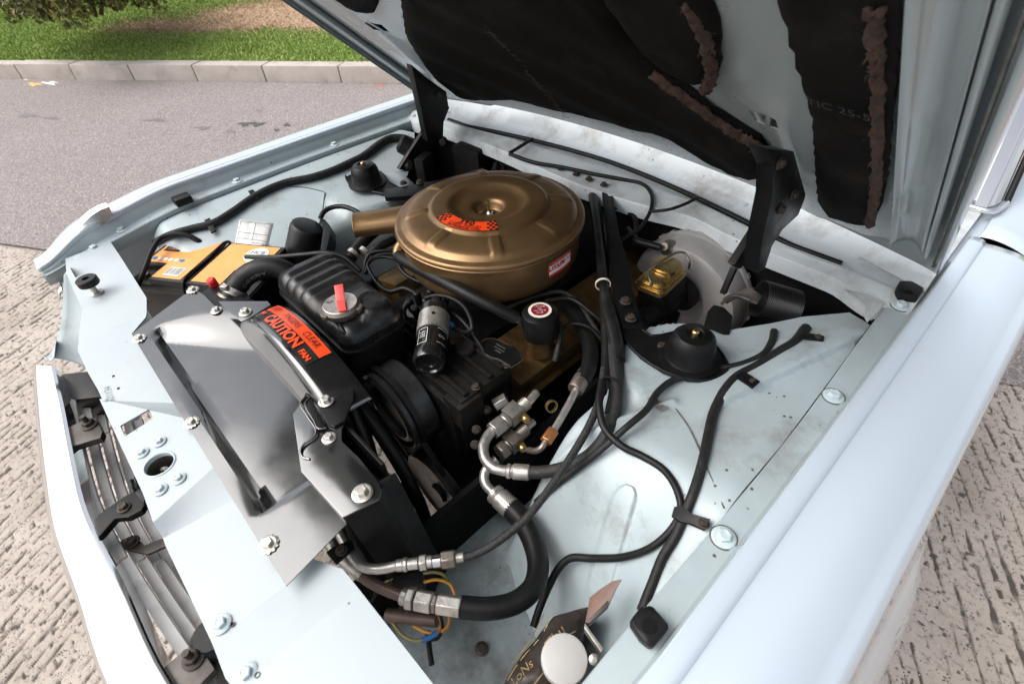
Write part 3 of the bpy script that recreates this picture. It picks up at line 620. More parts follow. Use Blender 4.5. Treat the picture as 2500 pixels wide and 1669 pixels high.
# dirty lower pans in front of the wheelhouses, and near-black frame filler for the shade below
def pan(sgn):
    V = []; F = []; nx, ny = 14, 16
    for i in range(nx):
        for j in range(ny):
            x = .30 + .40 * i / (nx - 1); y = -1.0 + .36 * j / (ny - 1); V.append((sgn * x, y, -.315 - .05 * ss(.45, .30, x) + .012 * math.exp(-((x - .47 + .3 * (y + .8)) / .02) ** 2)))
    for i in range(nx - 1):
        for j in range(ny - 1):
            q = (i * ny + j, (i + 1) * ny + j, (i + 1) * ny + j + 1, i * ny + j + 1); F.append(q if sgn > 0 else q[::-1])
    o = mesh_obj('lower_pan', V, F, M['paint_grime'], car); md = o.modifiers.new('t', 'SOLIDIFY'); md.thickness = .002; return o
pN = pan(1); pan(-1)
lathe('plug', [(.011, 0), (.011, .002), (.006, .005), (0, .005)], Z(1176, 1583, -.312), (0, 0, 1), M['bolt_rust'], pN, 16)
for sg in (1, -1):
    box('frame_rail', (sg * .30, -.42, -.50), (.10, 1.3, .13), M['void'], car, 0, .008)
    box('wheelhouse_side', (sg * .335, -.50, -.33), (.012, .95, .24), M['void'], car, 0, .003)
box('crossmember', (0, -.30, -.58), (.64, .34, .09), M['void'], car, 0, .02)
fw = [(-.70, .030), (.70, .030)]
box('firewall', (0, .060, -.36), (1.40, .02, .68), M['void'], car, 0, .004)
for sg in (1, -1): box('dark_cavity_side', (sg * .700, -.02, -.36), (.012, .16, .66), M['void'], car, 0, .003)  # black sheets added to keep the cavity sides dark
box('dark_cavity_floor', (0.0, -.02, -.60), (1.38, .30, .02), M['void'], car, 0, .003)  # black floor sheet added so the depths of the bay stay dark
# thin dark lines along seams and creases of the inner wings
ts('seam', [(1640, 985), (1680, 1040), (1730, 1150), (1768, 1240)], 2.2, M['seam'], wN, n=4, seg=6)
ts('seam', [(1580, 905), (1640, 945), (1690, 965)], 1.6, M['seam'], wN, n=4, seg=6)
ts('seam', [(793, 470), (788, 510), (776, 560), (760, 610)], 1.6, M['seam'], wF, -1, n=4, seg=6)
ts('seam', [(600, 448), (680, 455), (745, 458), (790, 468)], 1.4, M['seam'], wF, -1, n=4, seg=6)
# radiator support
SR = [(-.702, -.922), (-.60, -.924), (-.405, -.930), (-.352, -.952), (-.318, -.988), (.318, -.988), (.352, -.955), (.405, -.932), (.702, -.924), (.702, -1.015), (.64, -1.03), (.45, -1.080), (.42, -1.086), (.20, -1.086), (.105, -1.080), (-.016, -1.079), (-.199, -1.077), (-.263, -1.079), (-.345, -1.078), (-.362, -1.074), (-.405, -1.056), (-.45, -1.037), (-.626, -1.031), (-.702, -1.018)]
def lin(a, b_, v): return min(1.0, max(0.0, (v - a) / (b_ - a)))
def hsup(x, y):
    a = abs(x); t = lin(-1.08, -.985, y)
    h = -.022 - .020 * lin(.445, .365, a)
    l0 = -.165 + .11 * t; h += .016 * lin(l0, l0 + .012 + .055 * t, x) * lin(.185 + .015 * t, .165 - .03 * t, x)
    return h
lx = Z(389, 1133, -.026); hx = [Z(*q, -.026)[:2] for q in [(293, 1039), (364, 998), (374, 1021), (305, 1065)]]
latch_hole = [(lx[0] + .021 * math.cos(a), lx[1] + .021 * math.sin(a)) for a in np.linspace(0, 2 * math.pi, 20, endpoint=False)]
sup = panel('radiator_support', SR, lambda x, y: (x, y, hsup(x, y)), M['paint_sup'], car, .0065, [latch_hole, hx], .003, sharp=14, lines=[((sx * .445, -1.039 if sx < 0 else -1.080), (sx * .445, -.929)) for sx in (-1, 1)] + [((sx * .365, -1.072), (sx * .365, -.947)) for sx in (-1, 1)] + [((-.1613, -1.0768), (-.0596, -.989)), ((-.1471, -1.0768), (.0054, -.989)), ((.1848, -1.0852), (.1994, -.989)), ((.1655, -1.0852), (.1363, -.989))])
lathe('latch_rim', [(.0200, -.02), (.0200, .0), (.0208, .0012), (.0222, .0012), (.0235, 0), (.0235, -.001)], (lx[0], lx[1], -.0255), (0, 0, 1), M['bolt_blue'], sup, 28, close=False)
lathe('latch_cup', [(.0, -.055), (.008, -.055), (.012, -.040), (.0198, -.022), (.0198, -.006)], (lx[0], lx[1], -.0262), (0, 0, 1), M['bracket'], sup, 28, close=False)
tube('latch_pin', [np.array([lx[0] + a, lx[1] + b_, c]) for a, b_, c in ((-.012, -.004, -.05), (-.002, 0, -.04), (.008, .004, -.034))], .0035, M['alu'], sup, 8)
for px, py in [(346, 1105), (389, 1078), (436, 1168), (391, 1195), (539, 1523), (601, 1645)]:
    q = Z(px, py, -.03); bolt(BOLTB, Z(px, py, hsup(q[0], q[1]) + .001), .0102 if py < 1300 else .0125, sup)
for px, py in [(566, 1523), (629, 1647)]:
    q = Z(px, py, -.03); lathe('locating_hole', [(.0032, .0), (.0032, .0012), (.0022, .0012), (.0022, .0)], Z(px, py, hsup(q[0], q[1]) + .0005), (0, 0, 1), M['seam'], sup, 12)
for px, py in [(277, 918), (289, 948)]:
    lathe('drain_hole', [(.0022, .0), (.0022, .0008), (0, .0008)], Z(px, py, -.0418), (0, 0, 1), M['void'], sup, 10)  # black disc paints the dark inside of each hole
rs = Z(236, 716, -.0215)
lathe('stopper_base', [(.014, -.002), (.014, .003), (.006, .006), (.006, .02), (.008, .02), (.008, .024)], rs, (0, 0, 1), M['alu'], sup, 20)
lathe('rubber_stopper', [(.006, .024), (.019, .024), (.020, .026), (.020, .037), (.018, .039), (.007, .039), (.006, .033), (0, .033)], rs, (0, 0, 1), M['rubber'], sup, 28)
def supmap(px0, py0, px1, py1):
    a = Z(px0, py0, -.034); b_ = Z(px1, py1, -.034); e = (b_ - a) / np.linalg.norm(b_ - a); f = np.array([-e[1], e[0], 0])
    return lambda u, v: (lambda q: (q[0], q[1], hsup(q[0], q[1]) + .0012))(a + e * u + f * v)
lettering('stamped_number', '61821134', .016, supmap(262, 962, 244, 895), M['stamp'], sup, shear=.2)
# side panel of the grille opening, headlamp surround and black duct below the support
def strip(name, A, B, m, n_=12, k=7, bulge=(0, 0, 0), parent=None):
    A = catmull(A, n_); B = catmull(B, n_); bl = np.asarray(bulge, float); V = []
    for a, b_ in zip(A, B):
        for j in range(k):
            t = j / (k - 1); V.append(a * (1 - t) + b_ * t + bl * math.sin(math.pi * t))
    F = [(i * k + j, i * k + j + 1, (i + 1) * k + j + 1, (i + 1) * k + j) for i in range(len(A) - 1) for j in range(k - 1)]
    o = mesh_obj(name, V, F, m, parent if parent is not None else car); md = o.modifiers.new('t', 'SOLIDIFY'); md.thickness = .0016; md.offset = 0; return o
strip('grille_side_panel', [X(156, 671, -.66), X(152, 760, -.66), X(138, 835, -.655), X(118, 872, -.65)], [X(172, 655, -.60), X(222, 750, -.57), X(226, 830, -.56), X(250, 925, -.56)], M['paint_in'], bulge=(-.015, .008, 0))
strip('grille_side_lip', [X(138, 830, -.66), X(120, 868, -.66), X(104, 868, -.67)], [X(136, 838, -.64), X(128, 880, -.64), X(112, 876, -.65)], M['paint'], k=3)
prism('headlamp_bezel', [X(*q, -.70) for q in [(150, 668), (158, 690), (155, 712), (138, 690), (134, 672)]], (-.03, 0, 0), M['chrome'], car, .004)
prism('headlamp_bezel', [X(*q, -.68) for q in [(152, 704), (146, 745), (142, 718)]], (-.03, 0, 0), M['chrome'], car, .003)
prism('air_duct', [Z(*q, -.10) for q in [(136, 912), (216, 904), (248, 968), (146, 980)]], (0, 0, -.07), M['plastic'], car, .008)
# chrome header bar of the grille, V-shaped in plan
hd = []
for sgx in (0,):
    pts_o = [Z(82, 893, -.075), Z(92, 1000, -.075), Z(110, 1150, -.075), Z(132, 1285, -.075), Z(190, 1450, -.075), Z(262, 1669, -.075)]
    pts_i = [Z(134, 897, -.070), Z(155, 985, -.070), Z(180, 1110, -.070), Z(215, 1250, -.070), Z(300, 1415, -.070), Z(425, 1669, -.070)]
ext_o = pts_o + [np.array([.52, -1.165, -.075])]; ext_i = pts_i + [np.array([.52, -1.10, -.070])]
V = []; k = 8
for a, b_ in zip(catmull(ext_o, 5), catmull(ext_i, 5)):
    dn = np.array([0, 0, -1.0]); out = (a - b_); out[2] = 0; out /= np.linalg.norm(out)
    V += [b_ + dn * .03 - out * .002, b_ - out * .0, b_ + (a - b_) * .12 + np.array([0, 0, .004]), b_ + (a - b_) * .8 + np.array([0, 0, .003]), a, a + out * .008 + dn * .006, a + out * .012 + dn * .020, a + out * .008 + dn * .06]
nn = len(V) // k; F = [(i * k + j, (i + 1) * k + j, (i + 1) * k + j + 1, i * k + j + 1) for i in range(nn - 1) for j in range(k - 1)]
F += [tuple(range(k)), tuple((nn - 1) * k + j for j in range(k))[::-1]]
hdr = mesh_obj('grille_header', V, F, M['chrome'], car, True, 40); hdr['label'] = 'bright chrome header bar above the grille, bent to a point in the middle'
# front bumper under it
V = []; k = 9
for i in range(31):
    x = -.72 + 1.44 * i / 30; yf = -1.245 + .10 * (abs(x) / .72) ** 1.6
    V += [(x, yf + dy, dz - .13) for dy, dz in ((.035, -.40), (.02, -.385), (0, -.40), (-.012, -.43), (-.014, -.47), (-.008, -.51), (.005, -.54), (.02, -.55), (.035, -.54))]
mesh_obj('bumper', V, [(i * k + j, (i + 1) * k + j, (i + 1) * k + j + 1, i * k + j + 1) for i in range(30) for j in range(k - 1)], M['chrome'], car)
# grille slats, stacked on a raked grille, in three lengths
gr = [(-.30, -.22), (-.215, .12), (.125, .50)]
def yv(x): return -1.158 + .075 * (abs(x) / .62) ** 1.5
for kk in range(12):
    hh = -.100 - .024 * kk
    for a, b_ in gr:
        xs = np.linspace(a, b_, 8); V = []
        for x in xs:
            y0 = yv(x) + .0120 * kk + (.003 if a > 0 else 0); V += [(x, y0 - .0075, hh - .001), (x, y0 - .007, hh + .0006), (x, y0 + .0065, hh - .0015), (x, y0 + .0075, hh - .003), (x, y0 + .007, hh - .008), (x, y0 - .007, hh - .005)]
        F = [(i * 6 + j, (i + 1) * 6 + j, (i + 1) * 6 + (j + 1) % 6, i * 6 + (j + 1) % 6) for i in range(7) for j in range(6)] + [tuple(range(6)), tuple(42 + j for j in range(6))[::-1]]
        mesh_obj('grille_slat', V, F, M['slat'], car, False)
for x in (-.218, .122):
    box('grille_divider', (x, yv(x) + .062, -.25), (.004, .16, .05), M['slat'], car, 0, .001)
# brackets and the safety catch behind the grille header
def bracket(px, c, h):
    P_ = [Z(*q, h) for q in px]; o = prism('grille_bracket', P_, (0, 0, -.014), M['bracket'], car, .004)
    q = Z(*c, h + .001); bolt(BOLTR, q, .014, o); tube('stud', [q, q + np.array([0, 0, .022])], .0045, M['bolt_rust'], o, 8); return o
bracket([(166, 1042), (190, 1030), (205, 1024), (236, 1022), (250, 1052), (245, 1068), (172, 1090)], (219, 1036), -.075)
bracket([(400, 1625), (462, 1575), (492, 1580), (525, 1632), (490, 1668), (415, 1690)], (473, 1607), -.075)
catch = prism('hood_catch', [Z(*q, -.065) for q in [(228, 1268), (240, 1255), (300, 1212), (340, 1190), (362, 1215), (345, 1245), (312, 1262), (280, 1265), (250, 1300), (238, 1312)]], (0, 0, -.012), M['satin_black'], car, .003)
bolt(BOLTR, Z(303, 1238, -.064), .010, catch)
tube('catch_spring', [Z(328, 1190, -.055) + np.array([.012 * math.cos(a), .002 * a * .5, .012 * math.sin(a)]) for a in np.linspace(0, 6.28 * 4, 60)], .0022, M['satin_black'], catch, 6, 1)
prism('catch_hook', [Z(*q, -.05) for q in [(318, 1175), (346, 1165), (360, 1200), (350, 1230), (330, 1205)]], (0, 0, -.03), M['satin_black'], catch, .004)
br2 = prism('grille_stay', [Z(*q, -.12) for q in [(262, 1345), (300, 1315), (322, 1305), (340, 1318), (352, 1330), (402, 1310), (408, 1330), (360, 1352), (300, 1340), (272, 1365)]], (0, 0, -.006), M['bracket'], car, .002)
bolt(BOLTR, Z(324, 1322, -.118), .011, br2)
lathe('horn', [(.0, .0), (.02, .0), (.030, -.012), (.034, -.04), (.02, -.06), (0, -.06)], Z(512, 1548, -.07), (0, 0, 1), M['satin_black'], car, 24)
# cowl
def yc(x): return .205 - .125 * (abs(x) / .72) ** 1.8
def ywx(x): return .122 - .075 * min(1, abs(x) / .5) ** 1.7
def yf(x): return .008 - .03 * ss(.60, .69, abs(x)) + .02 * math.exp(-((x - .29) / .08) ** 2) - .022 * math.exp(-((x + .02) / .2) ** 2)
xs = np.linspace(-.737, .737, 98); V = []; k = 0
for x in xs:
    a, b_, c = yf(x), ywx(x), yc(x); bl = .012 * (ss(.46, .40, abs(x)))
    pr = [(a, -.035), (a, -.004), (a + .003, 0), (a + (b_ - a) * .35, .004), (a + (b_ - a) * .50, .011), (a + (b_ - a) * .66, .012), (b_ - .020, .004), (b_ - .008, .003), (b_ + .004, .006), (b_ + .018, .008), (b_ + .030, .012), (c - .035, .017), (c - .016, .030 + bl), (c - .004, .037 + bl), (c + .004, .040 + bl), (c + .06, .043 + bl), (c + .16, .046 + bl), (c + .30, .048 + bl * .5), (.56, .050)]
    k = len(pr); V += [(x, y, z) for y, z in pr]
cw = mesh_obj('cowl', V, [(i * k + j, (i + 1) * k + j, (i + 1) * k + j + 1, i * k + j + 1) for i in range(len(xs) - 1) for j in range(k - 1)], M['paint_cowl'], car, True, 40)
tube('weatherstrip', [np.array([x, ywx(x) - .004, .010]) for x in np.linspace(-.585, .60, 40)], .0060, M['rubber'], cw, 8, 2)
for px, py in [(1250, 305), (1409, 333), (1585, 390), (1818, 503), (1952, 553), (2137, 627)]:
    q = Z(px, py, .012); bolt(BOLTB, (q[0], q[1], .013), .0085, cw)
for px, py in [(1370, 413), (1407, 426), (1438, 438), (1474, 452)]: bolt(BOLTR, Z(px, py, .006), .010, cw)
bm = bmesh.new()
for i in range(52):
    x = -.36 + .70 * i / 51; add_box(bm, (x, yc(x) + .045, .0560), (.0026, 0, 0), (0, .026, 0), (0, 0, .0012))
tag(bm_obj('vent_slots', bm, M['seam'], cw, False), kind='stuff')  # raised dark bars stand in for the shade inside the slots
prism('cowl_bracket', [Z(*q, .004) for q in [(2060, 705), (2105, 715), (2160, 735), (2145, 760), (2118, 785), (2110, 770), (2113, 745)]], (0, 0, -.002), M['paint_cowl'], cw)
# windscreen pillar, glass and wiper area
pb = [Z(2367, 505, .05), Z(2415, 515, .05)]; up = np.array([-.10, .62, .40])
pl = [pb[0], pb[1], pb[1] + np.array([.012, .045, 0]), pb[0] + np.array([-.004, .06, 0])]
for sg in (1, -1):
    Pp = [np.array([sg * p[0], p[1], p[2]]) for p in pl]; b4 = [p + np.array([sg * up[0], up[1], up[2]]) for p in Pp]
    bm = bmesh.new(); a = [bm.verts.new(p) for p in Pp]; b_ = [bm.verts.new(p) for p in b4]
    bm.faces.new(a); bm.faces.new(b_[::-1])
    for i in range(4): bm.faces.new((a[i], b_[i], b_[(i + 1) % 4], a[(i + 1) % 4]))
    bmesh.ops.bevel(bm, geom=list(bm.edges), offset=.006, segments=2, affect='EDGES'); pil = bm_obj('windscreen_pillar', bm, M['chrome'], car)
    tube('pillar_foot', [p + np.array([0, 0, .002]) for p in (Pp[0] + np.array([-.006 * sg, -.004, 0]), Pp[1] + np.array([.004 * sg, -.004, 0]), Pp[2] + np.array([.004 * sg, .004, 0]))], .006, M['chrome'], pil, 8, 4)
    tube('pillar_seal', [Pp[2] + np.array([.004 * sg, .006, 0]), Pp[2] + np.array([sg * (up[0] + .004), up[1], up[2]])], .006, M['rubber'], pil, 8)
gv = [(-.70, .25, .05), (-.35, .30, .055), (0, .32, .055), (.35, .30, .055), (.70, .25, .05)]; V = gv + [(x * .86, y + .60, z + .40) for x, y, z in gv]
o = mesh_obj('windscreen', V, [(i, i + 1, i + 6, i + 5) for i in range(4)], M['glass'], car); md = o.modifiers.new('t', 'SOLIDIFY'); md.thickness = .005

for sg in (1, -1): box('door_gap_filler', (sg * .812, .330, -.09), (.13, .22, .20), M['void'], car, 0, .004)  # black filler box added under the gap so it reads as dark
for sg in (1, -1): box('cowl_side', (sg * .7425, .38, -.02), (.030, .48, .10), M['paint'], car, 0, .004)
for sg in (1, -1):
    wh = lathe('wheel', [(.19, -.09), (.28, -.10), (.325, -.085), (.335, -.04), (.335, .04), (.325, .085), (.28, .10), (.19, .09)], (sg * .74, -.30, G + .335), (1, 0, 0), M['tyre'], car, 48)
    lathe('hub_cap', [(.0, .085), (.06, .09), (.12, .075), (.19, .085)], (sg * .74, -.30, G + .335), (sg, 0, 0), M['chrome_lo'], wh, 40)
# ---------------------------------------------------------------- the open hood
hood = empty('hood', (0, .06, .06)); hood.name = 'hood'
hood.parent = car; hood.matrix_basis = Matrix.Translation(Vector(hood['_w']) - Vector(car['_w']))
hood['label'] = 'open hood seen from below with black insulation blankets'
SMAX = 1.30
def srear(x): return -.058 - .006 * max(0, 1 - (abs(x) / .73) ** 2)
def bulge(x): return .022 * float(ss(.44, .37, abs(x)))
# outer skin with a hem rolled down round the edge
xs = np.concatenate([[-.7335, -.738, -.740], np.linspace(-.738, .738, 60), [.740, .738, .7335]]); V = []; ns = 40
for i, x in enumerate(xs):
    e = {0: (.006), 1: (.004), 2: (-.004), len(xs) - 1: .006, len(xs) - 2: .004, len(xs) - 3: -.004}.get(i, None)
    for j in range(ns):
        t = j / (ns - 1); s = srear(x) + (SMAX - srear(x)) * t
        n_ = -.034 - bulge(x) if e is None else e
        if e is None:
            edge = min(1, (.738 - abs(x)) / .02); n_ = -.012 + (n_ + .012) * edge ** .6
        if j == 0: n_ = min(n_ + .034, .004)
        V.append(hood_pt(x, s, n_))
F = [(i * ns + j, i * ns + j + 1, (i + 1) * ns + j + 1, (i + 1) * ns + j) for i in range(len(xs) - 1) for j in range(ns - 1)]
sk = mesh_obj('hood_skin', V, F, M['paint_hood'], hood, True, 45); md = sk.modifiers.new('t', 'SOLIDIFY'); md.thickness = .0012; md.offset = 0
sk.data.materials.clear(); sk.data.materials.append(mat('shaded_hood_paint', (.285, .335, .352), .30, 0, .04, 3, coat=.6, coatr=.08))  # also the car paint, darkened to put the hood's shade into its colour
# rolled hem rib and the stiffening folds along the sides
for sg in (1, -1):
    tube('hem_rib', [hood_pt(sg * .712, s, -.010) for s in np.linspace(-.03, SMAX - .05, 18)], .0045, sk.data.materials[0], sk, 8, 2)
    tube('hem_rib', [hood_pt(sg * .727, s, -.002) for s in np.linspace(-.05, SMAX - .02, 18)], .0018, M['seam'], sk, 6, 2)
    V = []; ss_ = np.linspace(-.02, SMAX - .06, 60)
    for s in ss_:
        w_ = .010 * sum(math.exp(-((s - c) / .010) ** 2) for c in (.12, .24, .45, .75, 1.0))
        for u, n_ in ((.658, .004), (.664, -.008), (.672, -.016), (.682, -.020), (.692, -.018), (.700, -.012), (.706, -.006)):
            V.append(hood_pt(sg * u, s, n_ - .0 + w_ * (.3 if .665 < u < .70 else 0)))
    F = [(i * 7 + j, i * 7 + j + 1, (i + 1) * 7 + j + 1, (i + 1) * 7 + j) for i in range(59) for j in range(6)]
    o = mesh_obj('side_channel', V, F, sk.data.materials[0], sk, True, 60); md = o.modifiers.new('t', 'SOLIDIFY'); md.thickness = .001; md.offset = 0
# inner frame sheet
FR = [(-.655, srear(.655) + .012)] + [(x, srear(x) + .014) for x in np.linspace(-.6, .6, 25)] + [(.655, srear(.655) + .012), (.655, 1.24), (-.655, 1.24)]
slots = []
for sg in (1, -1):
    a = [HD(*q) for q in [(1828, 270), (1872, 277), (1868, 302), (1846, 296)]]; b_ = [HD(*q) for q in [(1885, 280), (1900, 284), (1906, 308), (1882, 305)]]
    slots += [[(sg * p[0], p[1]) for p in a], [(sg * p[0], p[1]) for p in b_]]
def fr(x, s):
    a = abs(x); n_ = .0
    n_ -= .010 * float(ss(.60, .655, a))
    n_ += .006 * math.exp(-((a - .515) / .03) ** 2)
    return hood_pt(x, s, n_)
inner = panel('hood_frame', FR, fr, M['paint_hood'], hood, .022, slots, .0015, nrm=tuple(HN), sharp=40)
# insulation blankets, sagging a little, with a frayed jute edge
def pad(name, px, jute_from=None, mirror=False, n0=.004, th=.016, seed=1, closed_top=None):
    P_ = [HD(*q, n0 + th) if len(q) == 2 else np.array(q[:2]) for q in px]
    if mirror: P_ = [np.array([-p[0], p[1]]) for p in P_][::-1]
    Q = [p for p in P_]
    def f(x, s):
        d = float(np.sqrt(np.min((DQ[:, 0] - x) ** 2 + (DQ[:, 1] - s) ** 2)))
        sag = th * float(ss(0, .022, d)) ** .6 + .007 * (vnoise(np.array([x * 9.]), np.array([s * 7.]), seed)[0] - .5) * float(ss(0, .05, d)) + .004 * math.sin(x * 23 + s * 31 + seed) * float(ss(0, .06, d))
        return hood_pt(x, s, n0 + sag)
    DQ = np.array(densify(Q, .012))
    return panel(name, Q, f, M['pad'], hood, .016, thick=.003, nrm=tuple(HN), sharp=60), P_
big = [(985, 100), (1025, 161), (1060, 204), (1086, 221), (1114, 243), (1157, 255), (1200, 255), (1257, 254), (1325, 273), (1393, 286), (1480, 308), (1557, 329), (1618, 346), (1650, 362), (1720, 405), (1790, 440), (1846, 455), (1862, 445), (1868, 421), (1860, 385), (1843, 357), (1805, 335), (1757, 304), (1700, 262), (1654, 229), (1600, 190), (1568, 161), (1532, 129)]
topA = HD(1532, 129, .02); P0 = HD(985, 100, .02)
padB, PB = pad('insulation_blanket', big + [(.305, .62, 0), (.30, 1.0, 0), (0, 1.06, 0), (-.20, 1.0, 0), (-.20, .70, 0), (968, 0)], seed=1)
padC, PC = pad('insulation_blanket', [(1536, 127), (1593, 175), (1654, 214), (1686, 229), (1714, 230), (1738, 205), (1746, 179), (1742, 130), (1736, 89), (1716, 40), (1696, 0), (.50, .72, 0), (.50, 1.0, 0), (.33, 1.0, 0), (.318, .62, 0)], n0=.006, seed=2)
PDpx = [(1871, 0), (1905, 105), (1939, 211), (1971, 314), (1976, 380), (1982, 450), (1989, 510), (2005, 530), (2029, 543), (2075, 556), (2118, 566), (2140, 520), (2154, 450), (2157, 393), (2165, 280), (2171, 179), (2175, 0), (.655, 1.05, 0), (.55, 1.05, 0)]
padD, PD = pad('insulation_blanket', PDpx, n0=.004, th=.013, seed=3)
padF, PF = pad('insulation_blanket', [(907, 46), (885, 42), (850, 28), (790, -8), (-.56, .60, 0), (-.56, 1.0, 0), (-.36, 1.0, 0), (-.34, .62, 0), (920, 0), (918, 25)], n0=.004, th=.013, seed=6)
def fray(P_, n_off, w, parent, seed, N=40):
    r = np.random.RandomState(seed); C_ = catmull([np.array([p[0], p[1], 0]) for p in P_], 8); V = []; k = 6
    for i, c in enumerate(C_):
        t = C_[min(i + 1, len(C_) - 1)] - C_[max(i - 1, 0)]; t = t[:2] / (np.linalg.norm(t[:2]) + 1e-9); nv = np.array([t[1], -t[0]])
        for j in range(k):
            u = j / (k - 1); q = c[:2] + nv * w * (u - .35) + r.normal(0, .0013, 2); V.append(hood_pt(q[0], q[1], n_off - .010 * abs(u - .4) ** 1.2 * 1.6 + r.normal(0, .0012)))
    F = [(i * k + j, i * k + j + 1, (i + 1) * k + j + 1, (i + 1) * k + j) for i in range(len(C_) - 1) for j in range(k - 1)]
    o = mesh_obj('frayed_edge', V, F, M['jute'], parent, True, 80); md = o.modifiers.new('t', 'SOLIDIFY'); md.thickness = .004; md.offset = 0
    # loose fibres
    bm = bmesh.new()
    for q in range(N * 4):
        c = np.array(V[r.randint(len(V))]); d = r.normal(0, 1, 3); d /= np.linalg.norm(d); d = d - HN * abs(d @ HN); L_ = r.uniform(.003, .008); e = np.cross(d, r.normal(0, 1, 3)); e *= .0005 / np.linalg.norm(e)
        m_ = c + d * L_ * .5 + r.normal(0, .0015, 3); a = [bm.verts.new(x) for x in (c - e, c + e, m_ + e, c + d * L_, m_ - e)]; bm.faces.new(a)
    tag(bm_obj('loose_fibres', bm, M['jute'], parent, False), kind='stuff')
fray([HD(*q, .014) for q in [(1590, 178), (1654, 226), (1700, 258), (1757, 300), (1805, 331), (1846, 355), (1868, 388), (1876, 421), (1864, 448)]], .020, -.017, padB, 5)
fray([HD(*q, .014) for q in [(1672, 0), (1698, 45), (1718, 95), (1730, 150), (1732, 190), (1718, 222)]], .020, -.014, padC, 6, 26)
fray([HD(*q, .010) for q in [(2146, 0), (2146, 90), (2148, 180), (2150, 280), (2148, 390), (2142, 470), (2126, 545)]], .018, .015, padD, 7)
# faint stamping on the blankets
def hmap(px0, px1, n_=.0245):
    a = HD(*px0, .02); b_ = HD(*px1, .02); e = (b_ - a) / np.linalg.norm(b_ - a); f = np.array([-e[1], e[0]])
    return lambda u, v: hood_pt(*(a + e * u + f * v), n_)
lettering('faint_stamp', 'TIC 25-5', .019, hmap((2046, 262), (2110, 280), .0225), M['faint_ink'], padD, shear=.15)
def dots(px0, px1, n_off, N, parent, seed):
    r = np.random.RandomState(seed); bm = bmesh.new()
    for i in range(N):
        t = i / N; p = (px0[0] + (px1[0] - px0[0]) * t, px0[1] + (px1[1] - px0[1]) * t)
        if r.rand() < .2: continue
        a = HD(p[0] + r.normal(0, 2.5), p[1] + r.normal(0, 2.5), .02); l = r.uniform(.004, .009); an = r.rand() * 3; d = np.array([math.cos(an), math.sin(an)]) * l; e = np.array([-d[1], d[0]]) * .14
        bm.faces.new([bm.verts.new(hood_pt(*(a + k), n_off)) for k in (-d - e, d - e, d + e, -d + e)])
    tag(bm_obj('faint_stamp', bm, M['faint_ink'], parent, False), kind='stuff')
dots((1190, 60), (1285, 150), .028, 46, padB, 1); dots((1288, 165), (1395, 285), .028, 56, padB, 2)
# hinges
def hinge(xp, arm, link_, piv, sg):
    P_ = [X(*q, xp) for q in arm]; o = prism('hood_hinge', P_, (-.026 * 1, 0, 0), M['satin_black'], car, .003)
    P2 = [X(*q, xp - .034) for q in link_]; l = prism('hinge_link', P2, (-.014, 0, 0), M['satin_black'], o, .003)
    for q in piv: bolt(BOLTR, X(*q, xp + .001), .0095, o, (1, 0, 0))
    return o
hinge(-.49, [(1005, 158), (1042, 190), (1090, 224), (1096, 262), (1084, 290), (1082, 336), (1060, 350), (1044, 345), (1030, 275), (1017, 215)], [(1070, 238), (1098, 262), (1058, 365), (1006, 418), (974, 414), (1000, 372), (1040, 312)], [(1072, 232), (995, 404)], -1)
hN = hinge(.53, [(1872, 362), (1939, 370), (1968, 475), (1964, 490), (1950, 525), (1911, 561), (1886, 600), (1868, 657), (1850, 668), (1859, 600), (1868, 554), (1886, 479), (1890, 410)], [(1876, 511), (1862, 540), (1793, 648), (1807, 658), (1854, 605), (1878, 556)], [(1903, 398), (1936, 474), (1906, 510)], 1)
prism('hinge_rod', [X(*q, .48) for q in [(1802, 655), (1775, 716), (1768, 720), (1796, 655)]], (-.01, 0, 0), M['satin_black'], hN, .001)
# ---------------------------------------------------------------- air cleaner
AC = np.array([-.003, -.306, .045]); AR = .203
ac = empty('air_cleaner', (AC[0], AC[1], -.10), 'round bronze-gold air cleaner with a 390 decal on its lid', 'air cleaner')
prof = [(.0, -.006), (.022, -.006), (.027, -.002), (.0295, .008), (.032, .0145), (.036, .0175), (.042, .019), (.060, .0205), (.072, .022), (.080, .0285), (.086, .0315), (.092, .0315), (.118, .030), (.124, .0285), (.128, .0235), (.133, .0225), (.160, .0185), (.176, .0145), (.183, .0105), (.187, .004), (.190, .0025), (.198, .0025), (.203, .001), (.2045, -.002), (.2045, -.006), (.2025, -.0075), (.1990, -.0078)]
seg = 300; ribs = [math.radians(a) for a in (8, 53, 98, 143, 188, 233, 278, 323)]; V = []
lid_prof = []
for a, b_ in zip(prof[:-1], prof[1:]):
    k = max(1, int(abs(b_[0] - a[0]) / .006)); lid_prof += [(a[0] + (b_[0] - a[0]) * j / k, a[1] + (b_[1] - a[1]) * j / k) for j in range(k)]
lid_prof.append(prof[-1])
for r, h in lid_prof:
    for j in range(seg):
        a = 2 * math.pi * j / seg; hh = h
        if .131 < r < .182:
            for rb in ribs:
                d = (a - rb + math.pi) % (2 * math.pi) - math.pi; d *= r; hh += .0034 * float(ss(.0118, .0092, abs(d))) * float(ss(.131, .135, r)) * float(ss(.182, .176, r))
        V.append((AC[0] + r * math.cos(a), AC[1] + r * math.sin(a), AC[2] + hh))
F = [(i * seg + j, i * seg + (j + 1) % seg, (i + 1) * seg + (j + 1) % seg, (i + 1) * seg + j) for i in range(len(lid_prof) - 1) for j in range(seg)]
lid = mesh_obj('lid', V, [f[::-1] for f in F], M['gold'], ac, True, 50)
md = lid.modifiers.new('t', 'SOLIDIFY'); md.thickness = .0012; md.offset = -1
